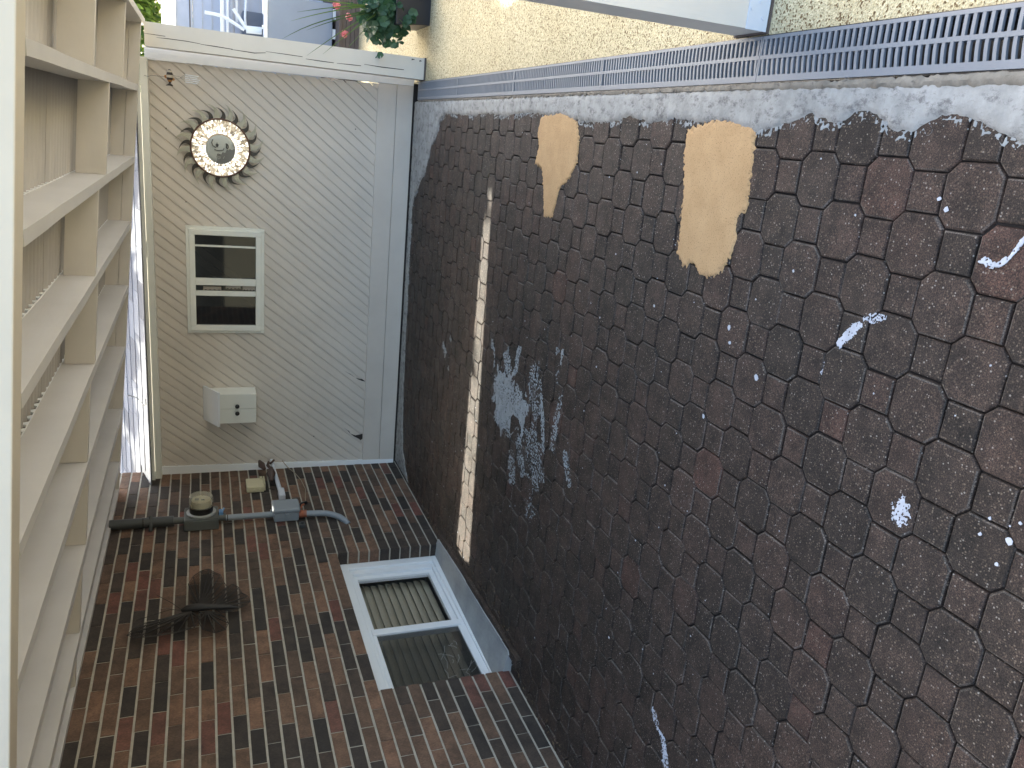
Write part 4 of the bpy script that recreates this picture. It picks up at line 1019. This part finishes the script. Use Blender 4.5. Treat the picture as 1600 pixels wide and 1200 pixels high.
dk = MB()
for k in range(4): dk.box((0.32, 8.40, 0.004+k*0.042), (4.2, 8.43, 0.042+k*0.042))
for k in range(10): dk.box((0.32, 8.38+k*0.125, 0.172), (4.2, 8.38+k*0.125+0.119, 0.195))
tag(dk.build('low_deck', M_brown), 'low brown board deck behind the yellow patio', 'deck')
ec = thing('equipment_cabinet', 'large grey metal cabinet standing on the low deck', 'cabinet', (0.85, 8.8, 0.2))
b1 = MB(); b1.box((0.56, 8.62, 0.225), (1.115, 9.10, 0.835)); b1.build('body', M_cabinet, ec, bevel=0.008)
b1 = MB(); b1.box((0.555, 8.612, 0.8355), (1.06, 9.12, 0.845)); b1.build('top', M_vinyl, ec, bevel=0.004)
for x in (0.62, 0.80, 0.98):
    b1 = MB(); b1.box((x, 8.63, 0.195), (x+.09, 8.73, 0.225)); b1.build('foot', M_vinyl, ec)
b1 = MB(); b1.box((0.93, 8.585, 0.840), (1.09, 8.60, 0.885)); b1.box((0.80, 8.585, 0.85), (0.835, 8.60, 0.89)); b1.build_each('bracket', M_vinyl, ec, bevel=0.003)
gwl = thing('garden_fence', 'pale blue grey lap siding fence with white cap rail', 'fence', (2, 9.6, 0))
b1 = MB()
for k in range(17):
    z = 0.02+k*0.093
    if z > 1.45: break
    b1.poly([(0.30, 9.60, z), (0.30, 9.585, z), (0.30, 9.597, z+0.092), (0.30, 9.60, z+.092)], (4.2, 0, 0))
b1.build('siding', M_lav, gwl)
b1 = MB(); b1.box((0.30, 9.583, 1.509), (4.5, 9.60, 1.668)); b1.build('top_board', M_lav, gwl)
b1 = MB(); b1.box((0.30, 9.575, 1.531), (4.5, 9.60, 1.5395)); b1.build('trim', M_brown, gwl)
b1 = MB(); b1.poly([(0.30, 9.56, 1.669), (0.30, 9.60, 1.669), (0.30, 9.80, 1.812), (0.30, 9.76, 1.812)], (4.2, 0, 0)); b1.build('cap', M_vinyl, gwl, bevel=.003)
b1 = MB(); b1.box((0.60, 9.35, 0.74), (1.02, 9.58, 1.03)); tag(b1.build('panel_box', M_cabinet2, bevel=.006), 'dark blue grey box on the fence behind grey cabinet', 'box')
def pipe(pts, r, label, m=M_pipe):
    b1 = MB(); b1.tube(pts, r, 12); tag(b1.build('pool_pipe', m, smooth=True), label, 'pipe', 'plumbing pipes on the fence')
pipe([(0.45, 9.30, 1.228), (1.6, 9.30, 1.228)], .020, 'topmost horizontal white pipe of the fence plumbing')
pipe([(0.45, 9.32, 1.176), (1.6, 9.32, 1.176)], .017, 'second horizontal white pipe, just above the grey pipe')
pipe([(0.45, 9.30, 1.131), (1.6, 9.30, 1.131)], .022, 'horizontal grey pipe below two white pipes', M_pvcgrey)
pipe([(0.90, 9.33, 1.089), (1.6, 9.33, 1.089)], .013, 'short thin white pipe below the grey pipe')
pipe([(0.86, 9.28, 1.003), (0.95, 9.28, 1.010), (1.35, 9.28, 0.990)], .012, 'thin white pipe just above dark blue grey box')
pipe([(0.938, 9.20, 1.395), (0.935, 9.20, 1.32), (0.928, 9.20, 1.245), (0.905, 9.20, 1.180), (0.865, 9.20, 1.10), (0.825, 9.20, 1.02)], .017, 'curved white pipe rising free above the others')
pipe([(1.005, 9.18, 1.125), (0.90, 9.18, 1.05), (0.835, 9.18, 1.0)], .018, 'slanting white pipe branching from thick fitting')
pipe([(0.830, 9.18, 1.005), (0.835, 9.18, 0.855)], .036, 'thick short white pipe fitting beside grey cabinet')

# ---------------------------------------------------------------- trees
def tree(name, label, base, trunk_h, center, rad, n, leaf, seed, group=None, matl=None, clumps=26, lsz=1.0):
    rnd = random.Random(seed)
    t = thing(name, label, 'tree', base, group)
    tk = MB(); b0 = Vector(base); c0 = Vector(center)
    top = b0.lerp(c0, 0.75); top.z = max(top.z, trunk_h)
    tk.tube([b0, b0.lerp(top, .4)+Vector((.08, .05, 0)), top], [.16*lsz, .12*lsz, .07*lsz], 10)
    cl = []
    for k in range(clumps):
        d = Vector((rnd.gauss(0, 1), rnd.gauss(0, 1), rnd.gauss(0, .9))).normalized()*rnd.uniform(.35, 1)
        p = c0+Vector((d.x*rad[0], d.y*rad[1], d.z*rad[2])); cl.append((p, rnd.uniform(.22, .48)))
        mid = top.lerp(p, .5)+Vector((rnd.gauss(0, .1), rnd.gauss(0, .1), .05))
        tk.tube([top, mid, p], [.045*lsz, .025*lsz, .008], 6)
    tk.build('trunk', M_bark, t, smooth=True)
    cr = MB(); rs = min(rad)
    for k in range(n):
        p, s = cl[rnd.randrange(len(cl))]; s *= rs*1.0
        q = p+Vector((rnd.gauss(0, 1), rnd.gauss(0, 1), rnd.gauss(0, .8)))*s*0.6
        a = Vector((rnd.gauss(0, 1), rnd.gauss(0, 1), rnd.gauss(0, 1))).normalized(); b2 = a.cross(Vector((rnd.gauss(0, 1), rnd.gauss(0, 1), rnd.gauss(0, 1)))).normalized()
        L = leaf*rnd.uniform(.6, 1.3)
        cr.add([q-a*L, q-b2*L*.45, q+a*L, q+b2*L*.45], [(0, 1, 2, 3)], 0, rnd.random())
    cr.build('crown', matl or M_leaf, t)
tree('broadleaf_tree', 'leafy tree rising over the white capped fence', (1.5, 12.5, -0.16), 1.6, (1.4, 12.5, 3.1), (1.5, 1.0, 1.7), 9000, 0.06, 3, clumps=40)
tree('shade_tree', 'tall tree whose crown shades the yellow patio', (2.6, 13.5, -0.16), 3.8, (0.22, 9.6, 5.6), (0.85, 4.2, 0.5), 11000, 0.09, 5, clumps=90)
tree('shade_tree', 'tall tree behind the shed throwing dappled light on its roof', (-2.0, 13.0, -0.16), 3.8, (-1.75, 9.86, 5.4), (2.5, 0.95, 0.4), 30000, 0.085, 9, clumps=130)
